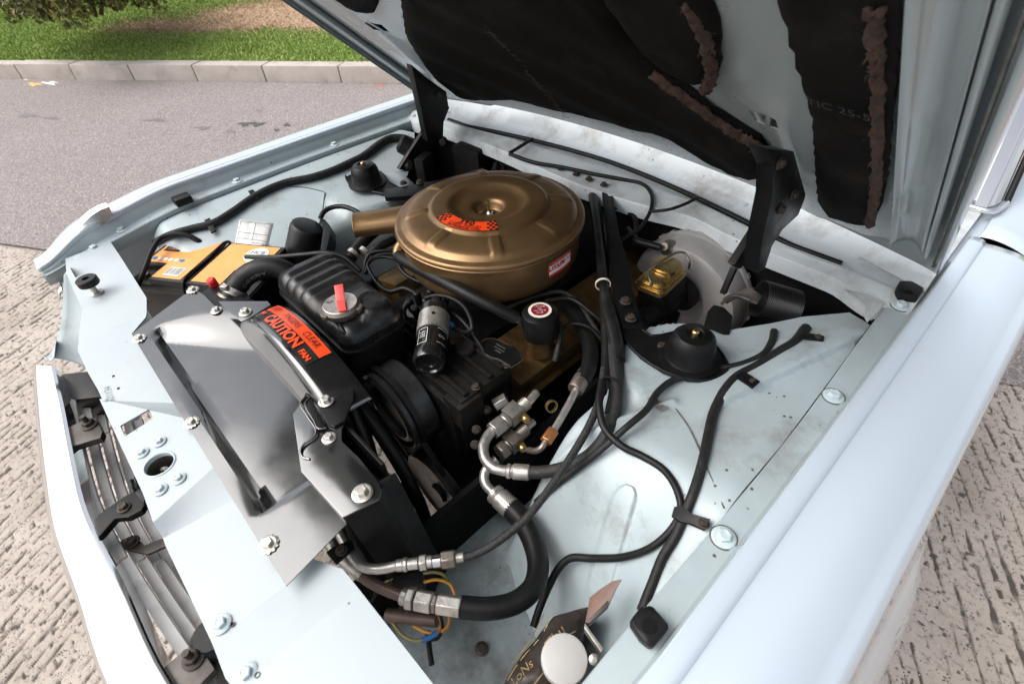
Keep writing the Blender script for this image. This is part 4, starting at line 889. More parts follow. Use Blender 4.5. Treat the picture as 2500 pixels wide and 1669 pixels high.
body = lathe('base_pan', [(.2030, -.0082), (.2045, -.0095), (.2045, -.0125), (.2000, -.0145), (.1965, -.018), (.1955, -.030), (.1945, -.075), (.190, -.092), (.178, -.105), (.150, -.114), (.08, -.118), (0, -.118)], AC, (0, 0, 1), M['gold'], ac, 96, 40)
tube('stud', [AC + np.array([0, 0, -.008]), AC + np.array([0, 0, .030])], .0038, M['brass'], ac, 10)
wn = lathe('wing_nut', [(0.0085, -.006), (.0085, .002), (.006, .006), (0.004, .006)], AC, (0, 0, 1), M['chrome_lo'], ac, 16)
for sg in (1, -1):
    prism('wing', [AC + np.array([sg * a, -sg * a * .3, b_]) for a, b_ in ((.007, -.004), (.017, .0), (.022, .009), (.018, .012), (.012, .006), (.007, .003))], (.002, .004, 0), M['chrome_lo'], wn, .001)
# snorkel: an oval duct towards the battery side
s0 = np.array([-.165, -.375, .008]); s1 = Z(868, 550, .004); d_ = s1 - s0; d_ /= np.linalg.norm(d_)
V, F = tube_data([s0, s0 * .5 + s1 * .5, s1 - d_ * .006, s1], [.040, .036, .036, .0375], 28, 4, 0, False, .72); sn = mesh_obj('snorkel', V, F, M['gold'], ac, True, 50); md = sn.modifiers.new('t', 'SOLIDIFY'); md.thickness = .0016; md.offset = -1
V, F = tube_data([s1 - d_ * .05, s1 - d_ * .045], [.034, .034], 28, 2, 0, True, .72); mesh_obj('snorkel_throat', V, F, M['void'], sn)  # black plug paints the shade inside the snorkel
# breather elbow on the pan
tz('breather_elbow', [(1008, 600, -.02), (995, 592, -.016), (980, 598, -.02), (972, 612, -.028), (974, 628, -.036)], 13, M['gold'], ac, seg=14)
# lid decal
def polar(r, a, z): return np.array([AC[0] + r * math.cos(a), AC[1] + r * math.sin(a), AC[2] + z])
def lidz(r): return float(np.interp(r, [p[0] for p in prof[:16]], [p[1] for p in prof[:16]])) + .0010
qa, qb = Z(1064, 533, AC[2] + .032) - AC, Z(1188, 572, AC[2] + .032) - AC; am = math.atan2(*(Z(1122, 562, AC[2] + .032) - AC)[[1, 0]])
A0 = am - .62; A1 = am + .62; RI, RO = .0895, .1215
def arc_patch(name, r0, r1, a0, a1, z, m, parent, nr=5, na=24):
    V = [polar(r0 + (r1 - r0) * i / nr, a0 + (a1 - a0) * j / na, lidz(r0 + (r1 - r0) * i / nr) + z) for i in range(nr + 1) for j in range(na + 1)]
    F = [(i * (na + 1) + j, (i + 1) * (na + 1) + j, (i + 1) * (na + 1) + j + 1, i * (na + 1) + j + 1) for i in range(nr) for j in range(na)]
    return mesh_obj(name, V, F, m, parent, True)
dec = arc_patch('decal', RI, RO, A0, A1, 0, M['red_or'], lid)
bm = bmesh.new()
def quad_arc(r0, r1, a0, a1, z):
    bm.faces.new([bm.verts.new(polar(r, a, lidz(r) + z)) for r, a in ((r0, a0), (r1, a0), (r1, a1), (r0, a1))])
for side in (0, 1):
    for i in range(5):
        for j in range(4):
            if (i + j) % 2 == 0:
                a0 = (A0 + j * .047) if side == 0 else (A1 - (j + 1) * .047); quad_arc(RI + (RO - RI) * i / 5, RI + (RO - RI) * (i + 1) / 5, a0, a0 + .047, .0005)
for r0, r1 in ((RI, RI + .0012), (RO - .0012, RO)):
    for j in range(20): a0 = A0 + (A1 - A0) * j / 20; quad_arc(r0, r1, a0, a0 + (A1 - A0) / 20, .0006)
bm_obj('checker', bm, M['black_ink'], dec, False)
def arcmap(rc): return lambda u, v: polar(rc - v, am + u / rc, lidz(rc - v) + .0007)
lettering('print', '390', .0200, arcmap(.0985), M['black_ink'], dec, bold=.0006, space=1.2)
lettering('print', 'CUBIC INCHES', .0098, arcmap(.1090), M['black_ink'], dec, space=1.15)
lettering('print', '4V-PREMIUM FUEL', .0086, arcmap(.1165), M['black_ink'], dec, bold=.0001, space=1.1)
# spark plug decal on the side of the pan
def side_pt(a, z): return np.array([AC[0] + .1966 * math.cos(a), AC[1] + .1966 * math.sin(a), AC[2] + z])
def side_ang(px, py, z0):
    best = min(np.linspace(-math.pi, math.pi, 720), key=lambda a: (lambda q: abs(q[0] - px) + abs(q[1] - py))(proj(side_pt(a, z0))))
    return best
def proj(p):
    q = CM @ (np.asarray(p) - CP); return 1250 + FPX * q[0] / q[2], 834.5 - FPX * q[1] / q[2]
sa0 = side_ang(1340, 655, -.045); sa1 = side_ang(1410, 622, -.045)
def cyl_patch(a0, a1, z0, z1, off, m, parent, name):
    n_ = 12; V = []
    for j in range(n_ + 1):
        a = a0 + (a1 - a0) * j / n_
        for z in (z0, z1): V.append(np.array([AC[0] + (.1962 + off) * math.cos(a), AC[1] + (.1962 + off) * math.sin(a), AC[2] + z]))
    return mesh_obj(name, V, [(2 * j, 2 * j + 2, 2 * j + 3, 2 * j + 1) for j in range(n_)], m, parent)
d2 = cyl_patch(sa0, sa1, -.064, -.030, .0006, M['white_label'], body, 'decal')
cyl_patch(sa0, sa1, -.0375, -.030, .0010, M['red_ink'], d2, 'decal_band'); cyl_patch(sa0, sa1, -.064, -.058, .0010, M['red_ink'], d2, 'decal_band')
amid = (sa0 + sa1) / 2; wl = abs(sa1 - sa0) * .196
def sidemap(zc, k=1.0): return lambda u, v: np.array([AC[0] + .1974 * math.cos(amid + u * k / .196), AC[1] + .1974 * math.sin(amid + u * k / .196), AC[2] + zc + v])
lettering('print', 'AUTOLITE', .0125, (lambda f: lambda u, v: f(u - wl * .22, v))(sidemap(-.0455, 1)), M['red_ink'], d2, bold=.0006, space=.86)
lettering('print', 'SPARK PLUGS', .0085, (lambda f: lambda u, v: f(u + wl * .26, v))(sidemap(-.0445, 1)), M['red_ink'], d2, space=.80)
lettering('print', 'THIS ENGINE IS EQUIPPED', .0042, sidemap(-.0338), M['white_ink'], d2)

# ---------------------------------------------------------------- radiator cover and fan shroud
cov = empty('radiator_cover', (.05, -.93, -.05), 'black enamelled sheet-metal cover bolted over the radiator behind the front panel', 'engine cover')
def hcov(x, y):
    yl = -.960 - .012 * x / .26 * .6
    e = float(ss(-.262, -.228 + 1.6 * max(0, y - yl - .012), x)) * float(ss(.270, .258, x))
    return -.0177 - .0190 * float(ss(yl - .008, yl + .007, y)) * e
CO = [(-.276, -.987), (-.300, -.935), (-.328, -.872), (-.326, -.860), (-.312, -.846), (-.296, -.843), (-.228, -.841), (-.19, -.812), (-.155, -.79), (.15, -.79), (.20, -.83), (.30, -.868), (.364, -.898), (.382, -.992), (.05, -.990)]
cv = panel('cover_plate', CO, lambda x, y: (x, y, hcov(x, y)), M['gloss_black'], cov, .008, thick=.0018, sharp=30)
for px, py, r in [(334, 818, .0115), (461, 1023, .0115), (649, 1321, .0125), (466, 700, .0115), (523, 748, .011)]:
    q = Z(px, py, -.008); bolt(BOLTT if px in (334, 461, 649, 466) else BOLT, (q[0], q[1], hcov(q[0], q[1]) + .0008), r, cov)
P_ = [Z(*q, .004) for q in [(534, 737), (654, 737), (662, 746), (604, 782), (590, 786), (560, 764)]]
prism('cover_tab', P_, (0, 0, .002), M['gloss_black'], cov, .0008)
bolt(BOLT, Z(600, 763, .0065), .0125, cov)
prism('pressed_rib', [Z(*q, -.034) for q in [(528, 762), (536, 752), (546, 752), (584, 780), (580, 794), (568, 796)]], (0, 0, .006), M['gloss_black'], cov, .003)
prism('pressed_rib', [Z(*q, -.026) for q in [(469, 768), (478, 758), (522, 745), (528, 752), (484, 775), (472, 776)]], (0, 0, .003), M['gloss_black'], cov, .0015)
# fan shroud: an arch over the fan with a caution label
shr = empty('fan_shroud', (.02, -.78, -.28), 'glossy black fan shroud with an orange CAUTION FAN label on its arch', 'fan shroud')
RC = np.array([.023, -.275]); RR = .312
def ht(x): return RC[1] + math.sqrt(max(1e-6, RR ** 2 - (x - RC[0]) ** 2))
def arch(x, v):                                   # v 0..1 sloping front, 1..2 the top band, 2..3 the rear lip
    h = ht(x); y0 = -.838
    if v <= 1:
        f = float(ss(0, 1, v)) * .35 + v * .65; hb = min(-.034, h) - .003
        return np.array([x, y0 + .026 * v, hb + (h - hb) * math.sin(v * math.pi / 2) ** 1.0])
    if v <= 2: t = v - 1; return np.array([x, y0 + .026 + .058 * t, h + .0015 * math.sin(t * math.pi) - .004 * t])
    t = v - 2; return np.array([x, y0 + .084 + .003 * t, h - .004 - .03 * t])
xs = np.linspace(-.165, .200, 64); vsn = [0, .2, .4, .6, .75, .88, .96, 1.04, 1.2, 1.5, 1.8, 1.96, 2.02, 2.3, 3.0]; V = [arch(x, v) for x in xs for v in vsn]; k = len(vsn)
sh = mesh_obj('arch', V, [(i * k + j, (i + 1) * k + j, (i + 1) * k + j + 1, i * k + j + 1) for i in range(len(xs) - 1) for j in range(k - 1)], M['gloss_black'], shr, True, 38)
md = sh.modifiers.new('t', 'SOLIDIFY'); md.thickness = .0016; md.offset = -1
def on_arch(u, t): return arch(u, 1 + t) + np.array([0, 0, .0012])
def arch_patch(name, x0, x1, t0, t1, z, m, parent, n_=26):
    V = []
    for j in range(n_ + 1):
        for t in np.linspace(t0, t1, 5): V.append(on_arch(x0 + (x1 - x0) * j / n_, t) + np.array([0, 0, z]))
    return mesh_obj(name, V, [(j * 5 + i, (j + 1) * 5 + i, (j + 1) * 5 + i + 1, j * 5 + i + 1) for j in range(n_) for i in range(4)], m, parent)
lx0, lx1 = -.112, .106
lab = arch_patch('caution_label', lx0, lx1, .10, .92, 0.0, mat('black_label_film', (.02, .02, .02), .18, 0, .1), sh)
arch_patch('label_band', lx0 + .004, lx1, .53, .90, .0005, M['red_or'], lab)
def amap(xc, tc, sx=1.0): return lambda u, v: on_arch(xc + u * sx, tc + v / .058) + np.array([0, -.0004, .0020])
lettering('print', 'CAUTION', .0270, amap(.004, .31), M['red_or'], lab, bold=.0010, space=1.0)
lettering('print', 'FAN', .0135, amap(.088, .27), M['red_or'], lab, bold=.0006); lettering('print', 'FAN', .0115, amap(-.090, .36), M['red_or'], lab, bold=.0005)
for s_, xc in (('KEEP', -.078), ('FINGERS', -.006), ('CLEAR', .064)): lettering('print', s_, .0165, amap(xc, .715, .92), M['black_ink'], lab, space=1.0)
pl1 = prism('shroud_corner', [Z(*q, -.004) for q in [(764, 966), (800, 945), (845, 936), (863, 950), (862, 975), (842, 1026), (815, 1040), (800, 1034), (784, 1005)]], (0, 0, -.004), M['satin_black'], shr, .0015)
bolt(BOLT, Z(797, 979, -.0025), .0125, shr)
pl2 = prism('shroud_wing', [Z(*q, -.010) for q in [(715, 1010), (734, 984), (752, 950), (800, 930), (850, 928), (866, 952), (850, 1010), (835, 1048), (834, 1076), (880, 1120), (925, 1178), (932, 1193), (925, 1218), (836, 1262), (735, 1150)]], (0, 0, -.004), M['gloss_black'], shr, .0015)
prism('shroud_channel', [Z(*q, -.0085) for q in [(746, 972), (758, 968), (796, 1042), (788, 1050), (774, 1050), (737, 986)]], (0, 0, .004), M['satin_black'], shr, .0015)
bolt(BOLT, Z(804, 1069, -.009), .011, shr); bolt(BOLT, Z(885, 1204, -.0085), .0145, shr)
tz('shroud_rim', [(748, 960, -.004), (744, 970, -.004), (734, 985, -.004), (750, 1015, -.004), (772, 1052, -.005), (766, 1066, -.006), (742, 1084, -.007), (734, 1100, -.008), (740, 1116, -.009), (756, 1120, -.009)], 3.2, M['gloss_black'], shr, seg=8)
tz('shroud_rim', [(757, 968, -.004), (745, 986, -.004), (766, 1026, -.004), (778, 1046, -.004), (796, 1044, -.005)], 2.2, M['gloss_black'], shr, seg=8)
tube('fan_hoop', [Z(862, 1000, -.03), Z(885, 1060, -.06), Z(905, 1120, -.10), Z(925, 1200, -.16)], .008, M['satin_black'], shr, 8, 4)
A_ = [Z(838, 1262, -.018), Z(925, 1218, -.018), Z(932, 1193, -.018), Z(880, 1122, -.018), Z(840, 1078, -.018)]
prism('shroud_side', A_[:3] + [A_[2] + np.array([-.01, .03, 0]), A_[0] + np.array([-.02, .03, 0])], (0.02, 0.02, -.34), M['satin_black'], shr, .004)
rg = [np.array([RC[0] + .26 * math.cos(a), -.765, RC[1] + .26 * math.sin(a)]) for a in np.linspace(-.8, math.pi + .8, 50)]
tube('shroud_ring', rg, .012, M['satin_black'], shr, 8, 1)
box('shroud_wall', (.245, -.812, -.22), (.15, .006, .40), M['satin_black'], shr, 0, .002)
prism('shroud_lower', [Z(*q, -.10) for q in [(835, 1030), (872, 985), (905, 1050), (945, 1190), (915, 1215), (860, 1180), (830, 1100)]], (0, 0, -.01), M['satin_black'], shr, .003)
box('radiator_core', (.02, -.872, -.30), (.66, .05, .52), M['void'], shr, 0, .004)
# ---------------------------------------------------------------- expansion tank
tk = empty('expansion_tank', (-.09, -.65, -.10), 'black ribbed metal coolant tank with a silver cap', 'coolant tank')
TX0, TX1, TY0, TY1, TT = -.232, .066, -.722, -.588, .006
def tank(x, y):
    u = (x - TX0) / (TX1 - TX0); v = (y - TY0) / (TY1 - TY0)
    ex = min(x - TX0, TX1 - x); ey = min(y - TY0, TY1 - y); d = min(ex, ey)
    if ex < .03 and ey < .03: d = .03 - math.hypot(.03 - ex, .03 - ey)
    h = TT - .030 * (1 - math.sqrt(max(0, 1 - (1 - min(1, max(0, d) / .030)) ** 2)))
    for c in (-.192, -.162, -.132, -.102): h += .0042 * float(ss(.011, .0065, abs(x - c))) * float(ss(.0, .012, d))
    hill = math.hypot((x - .018) / 1.0, (y + .628) / .8); h += .006 * float(ss(.048, .030, hill)) - .0015 * float(ss(.027, .025, hill))
    h -= .004 * float(ss(-.085, -.060, x)) * float(ss(.062, .045, abs(hill + 0)) < .5)
    return (x, y, h)
rr = .030; TO = []
for cx, cy, a0 in ((TX1 - rr, TY1 - rr, 0), (TX0 + rr, TY1 - rr, 90), (TX0 + rr, TY0 + rr, 180), (TX1 - rr, TY0 + rr, 270)):
    TO += [(cx + rr * math.cos(math.radians(a0 + a)), cy + rr * math.sin(math.radians(a0 + a))) for a in range(0, 91, 10)]
top = panel('tank_top', TO, tank, M['tank'], tk, .0055, thick=0, sharp=60)
V = []; 
for p in TO: V += [(p[0], p[1], TT - .030), (p[0], p[1], TT - .045)]
for p in TO:
    c = np.array([-.083, -.655]); q = c + (np.array(p) - c) * 1.0; dv = (q - c) / np.linalg.norm(q - c); q = q + dv * .005; V += [(q[0], q[1], TT - .045), (q[0], q[1], TT - .050), (p[0], p[1], TT - .052), (p[0] * 1 - dv[0] * .01, p[1] - dv[1] * .01, TT - .14)]
n_ = len(TO); F = []
for i in range(n_):
    j = (i + 1) % n_; F.append((2 * i, 2 * j, 2 * j + 1, 2 * i + 1)); b0 = 2 * n_
    F.append((2 * i + 1, 2 * j + 1, b0 + 4 * j, b0 + 4 * i))
    for q in range(3): F.append((b0 + 4 * i + q, b0 + 4 * j + q, b0 + 4 * j + q + 1, b0 + 4 * i + q + 1))
F.append(tuple(2 * n_ + 4 * i + 3 for i in range(n_))[::-1])
mesh_obj('tank_body', V, [f[::-1] for f in F], M['tank'], tk, True, 35)
cc = Z(832, 744, TT + .012)
cap = lathe('filler_cap', [(.024, -.014), (.034, -.014), (.036, -.010), (.036, -.002), (.034, .001), (.0335, .0012), (.0325, .0035), (.031, .0045), (.020, .0035), (0, .0035)], cc, (0, 0, 1), M['alu_dk'], tk, 40)
lathe('cap_disc', [(.0, .0042), (.029, .0048), (.0305, .0050), (.0312, .0046), (.030, .0040)], cc, (0, 0, 1), M['alu'], cap, 40)
for a in (.6, 2.7, 4.8):
    prism('cap_lug', [cc + np.array([r * math.cos(a + t), r * math.sin(a + t), -.009]) for r, t in ((.033, -.25), (.041, -.2), (.0425, 0), (.041, .2), (.033, .25))], (0, 0, .009), M['alu_dk'], cap, .001)
tb_ = [Z(*q, TT + .0175) for q in [(821, 736), (842, 734), (847, 760), (828, 764)]]; prism('release_tab', tb_, (0, 0, .004), M['red_tab'], cap, .001)
tt_ = [Z(816, 700, TT + .034), Z(838, 695, TT + .034), Z(842, 735, TT + .0185), Z(822, 737, TT + .0185)]; prism('release_tab', tt_, (0, 0, .003), M['red_tab'], cap, .0008)
lettering('print', '5', .014, lambda u, v: cc + np.array([-.016 + v * .4 + u * .8, -.012 - u * .5 + v, .0052]), M['black_ink'], cap)
tz('overflow_hose', [(828, 768, 0), (830, 790, -.002), (838, 808, -.004), (858, 824, -.018), (880, 838, -.04), (892, 860, -.06)], 7, M['rubber'], tk)
# upper radiator hose
uh = empty('radiator_hose', tuple(Z(600, 700, -.06)), 'thick black upper radiator hose arching beside the battery with white part number', 'hose')
hp = [(563, 728, -.045), (577, 702, -.030), (601, 673, -.012), (640, 655, -.002), (680, 655, -.006), (712, 672, -.022), (738, 700, -.045)]
hs_ = tz('hose', hp, 25, M['rubber'], uh, seg=24, n=10)
HC = catmull([Z(*p) for p in hp], 10)
def hosemap(i0, up_):
    T, N_, B_ = frames(HC); L_ = np.r_[0, np.cumsum(np.linalg.norm(np.diff(HC, axis=0), axis=1))]
    def f(u, v):
        s = L_[i0] + u; i = int(np.clip(np.searchsorted(L_, s) - 1, 0, len(HC) - 2)); t = (s - L_[i]) / (L_[i + 1] - L_[i]); c = HC[i] * (1 - t) + HC[i + 1] * t; tt = HC[i + 1] - HC[i]; tt /= np.linalg.norm(tt)
        w_ = CP - c; w_ -= tt * (w_ @ tt); w_ /= np.linalg.norm(w_); b_ = np.cross(tt, w_); r = pxr(c, 25) + .0006; a = v / r + up_
        return c + r * (math.cos(a) * w_ + math.sin(a) * b_)
    return f
lettering('print', 'C4SE-8260-A', .0115, hosemap(24, .52), M['grey_ink'], hs_, space=1.1)
cl = Z(557, 712, -.035); dcl = Z(577, 702, -.030) - Z(563, 728, -.045); dcl /= np.linalg.norm(dcl)
clamp = lathe('hose_clamp', [(.0245, -.007), (.0262, -.007), (.0262, .007), (.0245, .007)], Z(572, 711, -.036), dcl, M['alu'], uh, 36)
box('clamp_screw', Z(548, 702, -.012), (.016, .010, .010), M['alu'], clamp, .6, .002)
rn = lathe('radiator_neck', [(.022, -.05), (.022, 0), (.026, 0), (.026, .006)], Z(560, 732, -.05), dcl, M['alu_dk'], uh, 24)
box('radiator_tank', (-.24, -.815, -.062), (.20, .07, .06), M['satin_black'], uh, .35, .012)
rc = Z(519, 690, -.028); lathe('red_valve_cap', [(.008, -.012), (.0095, -.010), (.0095, .008), (.006, .012), (0, .012)], rc, (.2, -.1, 1), M['red'], uh, 18)
# ---------------------------------------------------------------- battery
bt = empty('battery', (-.50, -.79, -.25), 'black car battery with two orange label panels and a round HCB 110 sticker', 'battery')
BC = np.array([-.487, -.782]); BA = math.radians(33); bu_ = np.array([math.cos(BA), math.sin(BA)]); bv_ = np.array([-math.sin(BA), math.cos(BA)]); BT = -.052
def bq(u, v, h): p = BC + bu_ * u + bv_ * v; return np.array([p[0], p[1], h])
bx3 = (np.array([*bu_, 0]), np.array([*bv_, 0]), (0, 0, 1))
box('case', bq(0, 0, -.165), (.325, .172, .19), M['plastic'], bt, 0, .006, bx3)
# lid halves leave the terminal corners low
def lidhalf(pts): return prism('battery_lid', [bq(u, v, BT - .022) for u, v in pts], (0, 0, .020), M['plastic'], bt, .004)
lidhalf([(-.160, .084), (-.003, .084), (-.003, -.084), (-.098, -.084), (-.098, -.030), (-.160, -.030)]); lidhalf([(.003, .084), (.160, .084), (.160, -.030), (.098, -.030), (.098, -.084), (.003, -.084)])
box('lid_rim', bq(0, 0, BT - .030), (.330, .177, .016), M['plastic'], bt, 0, .004, bx3)
def pat(name, pts, h, m, parent): return prism(name, [bq(u, v, h) for u, v in pts], (0, 0, .0008), m, parent)
lb1 = pat('orange_label', [(-.150, .078), (-.014, .078), (-.014, -.076), (-.092, -.076), (-.092, -.022), (-.150, -.022)], BT - .0018, M['orange'], bt)
lb2 = pat('orange_label', [(.014, .078), (.150, .078), (.150, -.022), (.092, -.022), (.092, -.076), (.014, -.076)], BT - .0018, M['orange'], bt)
pat('label_block', [(-.142, .072), (-.098, .072), (-.098, .044), (-.142, .044)], BT - .0008, M['maroon'], lb1); pat('label_block', [(-.142, .042), (-.098, .042), (-.098, .024), (-.142, .024)], BT - .0008, M['black_ink'], lb1)
lettering('print', 'batterie', .011, lambda u, v: bq(-.120 + u, .063 + v, BT + .0003), M['orange'], lb1, space=.8); lettering('print', 'TURBO', .010, lambda u, v: bq(-.120 + u, .033 + v, BT + .0003), M['orange'], lb1, space=.9)
pat('barcode', [(-.070, -.036), (-.028, -.036), (-.028, -.066), (-.070, -.066)], BT - .0008, M['white_label'], lb1)
bm = bmesh.new()
for i in range(11):
    u = -.068 + .0037 * i; add_box(bm, bq(u, -.050, BT + .0002), np.array([*bu_, 0]) * random.choice((.0006, .001)), np.array([*bv_, 0]) * .012, (0, 0, .0002))
tag(bm_obj('barcode_bars', bm, M['grey_ink'], lb1, False), kind='stuff')
for i in range(6): lathe('pictogram', [(.0058, 0), (.0058, .0012), (0, .0012)], bq(-.140 + .0155 * i, -.008, BT - .001), (0, 0, 1), M['wire_b'] if i in (0, 5) else M['white_label'], lb1, 12)
st = lathe('round_sticker', [(.029, 0), (.029, .0013), (0, .0013)], bq(.108, .040, BT - .001), (0, 0, 1), M['white_label'], lb2, 28)
lettering('print', 'HCB', .019, lambda u, v: bq(.108 + u, .048 + v, BT + .0008), M['black_ink'], st, bold=.0001); lettering('print', '110', .019, lambda u, v: bq(.108 + u, .030 + v, BT + .0008), M['black_ink'], st, bold=.0001)
for u in (-.134, .134):
    t_ = lathe('terminal', [(.012, -.05), (.012, -.022), (.010, -.010), (0, -.010)], bq(u, -.060, BT), (0, 0, 1), M['alu_dk'], bt, 18)
    lathe('clamp', [(.0125, -.034), (.020, -.034), (.021, -.030), (.021, -.020), (.0125, -.018)], bq(u, -.060, BT), (0, 0, 1), M['alu_dk'], t_, 20); bolt(BOLT, bq(u, -.060, BT - .012), .009, t_)
tube('strap', [bq(.0, -.092, -.16), bq(.0, -.093, BT - .02), bq(.0, -.080, BT + .001), bq(0, 0, BT + .001), bq(0, .082, BT + .001), bq(0, .093, BT - .02)], .0035, M['rubber'], bt, 8, 5)
tz('battery_cable', [(333, 702, -.06), (352, 660, -.045), (372, 610, -.03), (395, 580, -.022), (425, 572, -.022), (458, 575, -.03), (490, 592, -.05), (500, 604, -.07)], 6.5, M['rubber'], bt, seg=10)
box('battery_tray', bq(0, 0, -.272), (.36, .20, .025), M['satin_black'], car, 0, .004, bx3)
# ---------------------------------------------------------------- engine block with its rocker covers
eng = empty('engine', (0, -.35, -.5), 'dark V8 engine with bronze-painted rocker covers below the air cleaner', 'engine')
box('block', (0, -.33, -.36), (.42, .66, .30), M['iron'], eng, 0, .02)
box('intake_manifold', (-.005, -.31, -.185), (.26, .50, .09), M['iron'], eng, 0, .02)
box('timing_cover', (.03, -.63, -.33), (.30, .10, .36), M['iron'], eng, 0, .02)
lathe('carburettor', [(.07, -.10), (.07, -.02), (.055, 0), (0, 0)], (0, -.30, -.075), (0, 0, 1), M['alu_dk'], eng, 24)
def rocker(sg):
    xc = sg * .200; tl = sg * .30; ax_ = (np.array([math.cos(tl), 0, -math.sin(tl)]), (0, 1, 0), np.array([math.sin(tl), 0, math.cos(tl)]))
    bm = bmesh.new(); c = np.array([xc, -.245, -.178]); ux, uy, uz = [np.asarray(q, float) for q in ax_]
    add_box(bm, c, ux * .058, uy * .245, uz * .042, .018); o = bm_obj('rocker_cover', bm, M['gold_dk'], eng)
    bm = bmesh.new(); add_box(bm, c - uz * .040, ux * .068, uy * .255, uz * .005, .003); bm_obj('cover_flange', bm, M['gold_dk'], o)
    return o
rN = rocker(1); rF = rocker(-1)
# oil filler cap
oc = Z(1318, 757, -.030)
fc = empty('oil_filler_cap', (oc[0], oc[1], -.10), 'black oil filler cap with a maroon round sticker', 'oil cap')
lathe('cap', [(.033, -.060), (.0355, -.058), (.0365, -.052), (.0365, -.012), (.0345, -.006), (.024, .0), (.0, .0)], oc, (0, 0, 1), M['satin_black'], fc, 40)
st_ = lathe('sticker', [(.0225, 0.0), (.0225, .0008), (0, .0008)], oc, (0, 0, 1), M['cream'], fc, 32); lathe('sticker_disc', [(.0168, .0004), (.0168, .0014), (0, .0014)], oc, (0, 0, 1), M['maroon'], st_, 32)
vd = np.array([CM[0][0], CM[0][1], 0]); vd /= np.linalg.norm(vd); ve = np.array([-vd[1], vd[0], 0])
for i, (s_, sz) in enumerate((('MOTOR', .0042), ('OIL', .0042), ('SAE 10W-30', .0036), ('FILLER', .0036))): lettering('print', s_, sz * 1.25, lambda u, v, i=i: oc + vd * u + ve * (.0095 - .0062 * i + v) + np.array([0, 0, .0018]), M['cream'], st_)
lathe('neck', [(.024, -.11), (.024, -.060)], oc, (0, 0, 1), M['gold_dk'], fc, 24)
lathe('hose_nipple', [(.008, -.02), (.008, .004), (.0095, .006)], Z(1268, 781, -.052), Z(1268, 781, -.052) - Z(1200, 742, -.05), M['alu'], fc, 14)
bh = tz('breather_hose', [(974, 626, -.026), (985, 634, -.020), (1040, 664, -.008), (1120, 706, -.004), (1200, 747, -.020), (1262, 777, -.045)], 15.5, M['rubber'], None, seg=16, n=8); tag(bh, 'straight black rubber hose from the air cleaner elbow to the oil filler cap', 'hose')
# ---------------------------------------------------------------- ignition coil and distributor
A_ = np.array([.070, -.528, -.045]); B_ = np.array([.178, -.628, -.052]); ax_ = (B_ - A_) / np.linalg.norm(B_ - A_); L_ = float(np.linalg.norm(B_ - A_))
co = empty('ignition_coil', tuple(A_ - np.array([0, 0, .04])), 'black ignition coil canister with a silver clamp band, lying above the engine front', 'ignition coil')
can = lathe('canister', [(.020, .0), (.028, .002), (.0295, .008), (.0285, .012), (.0282, .12 * L_ / .147), (.029, .122 * L_ / .147), (.0298, L_ - .018), (.0298, L_ - .006), (.027, L_), (.024, L_), (.022, L_ - .004), (.013, L_ - .004), (.011, L_ - .008), (0, L_ - .008)], A_, ax_, mat('coil_gloss_black', (.012, .012, .012), .14, 0, .2, 20), co, 40)
band = lathe('clamp_band', [(.0287, L_ * .17), (.0305, L_ * .17), (.0305, L_ * .50), (.0287, L_ * .50)], A_, ax_, M['alu'], co, 40)
xx, yy, aa = axes(ax_); tc_ = CP - (A_ + ax_ * L_ * .5); tc_ -= ax_ * (tc_ @ ax_); tc_ /= np.linalg.norm(tc_); tb_ = np.cross(ax_, tc_)
lathe('band_screw', [(.0035, 0), (.0035, .0015), (0, .0015)], A_ + ax_ * L_ * .30 + (tc_ * math.cos(.1) + tb_ * math.sin(.1)) * .0303, tc_, M['void'], band, 10)
def coilmap(s0, a0): return lambda u, v: A_ + ax_ * (L_ * s0 + u) + .0292 * (math.cos(a0 + v / .029) * tc_ + math.sin(a0 + v / .029) * tb_)
bm = bmesh.new()
def cline(s0, s1, a, w=.0005):
    f = coilmap(0, 0); n_ = 6
    for i in range(n_):
        p = [f(s, v * .029) for s, v in ((s0 + (s1 - s0) * i / n_, a - w / .029), (s0 + (s1 - s0) * (i + 1) / n_, a - w / .029), (s0 + (s1 - s0) * (i + 1) / n_, a + w / .029), (s0 + (s1 - s0) * i / n_, a + w / .029))]; bm.faces.new([bm.verts.new(q) for q in p])
def cring(s, a0, a1, w=.0005):
    f = coilmap(0, 0)
    for i in range(8):
        p = [f(ss_, v * .029) for ss_, v in ((s - w, a0 + (a1 - a0) * i / 8), (s + w, a0 + (a1 - a0) * i / 8), (s + w, a0 + (a1 - a0) * (i + 1) / 8), (s - w, a0 + (a1 - a0) * (i + 1) / 8))]; bm.faces.new([bm.verts.new(q) for q in p])
for s in (L_ * .55, L_ * .80): cring(s, .35, 1.0)
for a in (.35, 1.0): cline(L_ * .55, L_ * .80, a)
cring(L_ * .54, -1.1, -.3); cring(L_ * .78, -1.1, -.3); cring(L_ * .62, .45, .9); cring(L_ * .70, .45, .9)
bm_obj('print_lines', bm, M['white_ink'], can, False)
lettering('print', '12V', .008, lambda u, v: coilmap(.66, .68)(v, -u), M['white_ink'], can); lettering('print', 'COIL', .008, lambda u, v: coilmap(.66, -.7)(v, -u), M['white_ink'], can)
lathe('coil_tower', [(.020, .002), (.017, -.006), (.012, -.016), (.010, -.030), (.007, -.034), (0, -.034)], A_, ax_, M['plastic'], co, 24)
for sg in (1, -1): tube('coil_post', [A_ - ax_ * .004 + tb_ * .018 * sg, A_ - ax_ * .016 + tb_ * .018 * sg], .004, M['alu'], co, 8)
box('coil_bracket', A_ + ax_ * L_ * .4 - np.array([0, 0, .045]), (.05, .03, .04), M['iron'], co, .7, .004)
dc = Z(1030, 748, -.10)
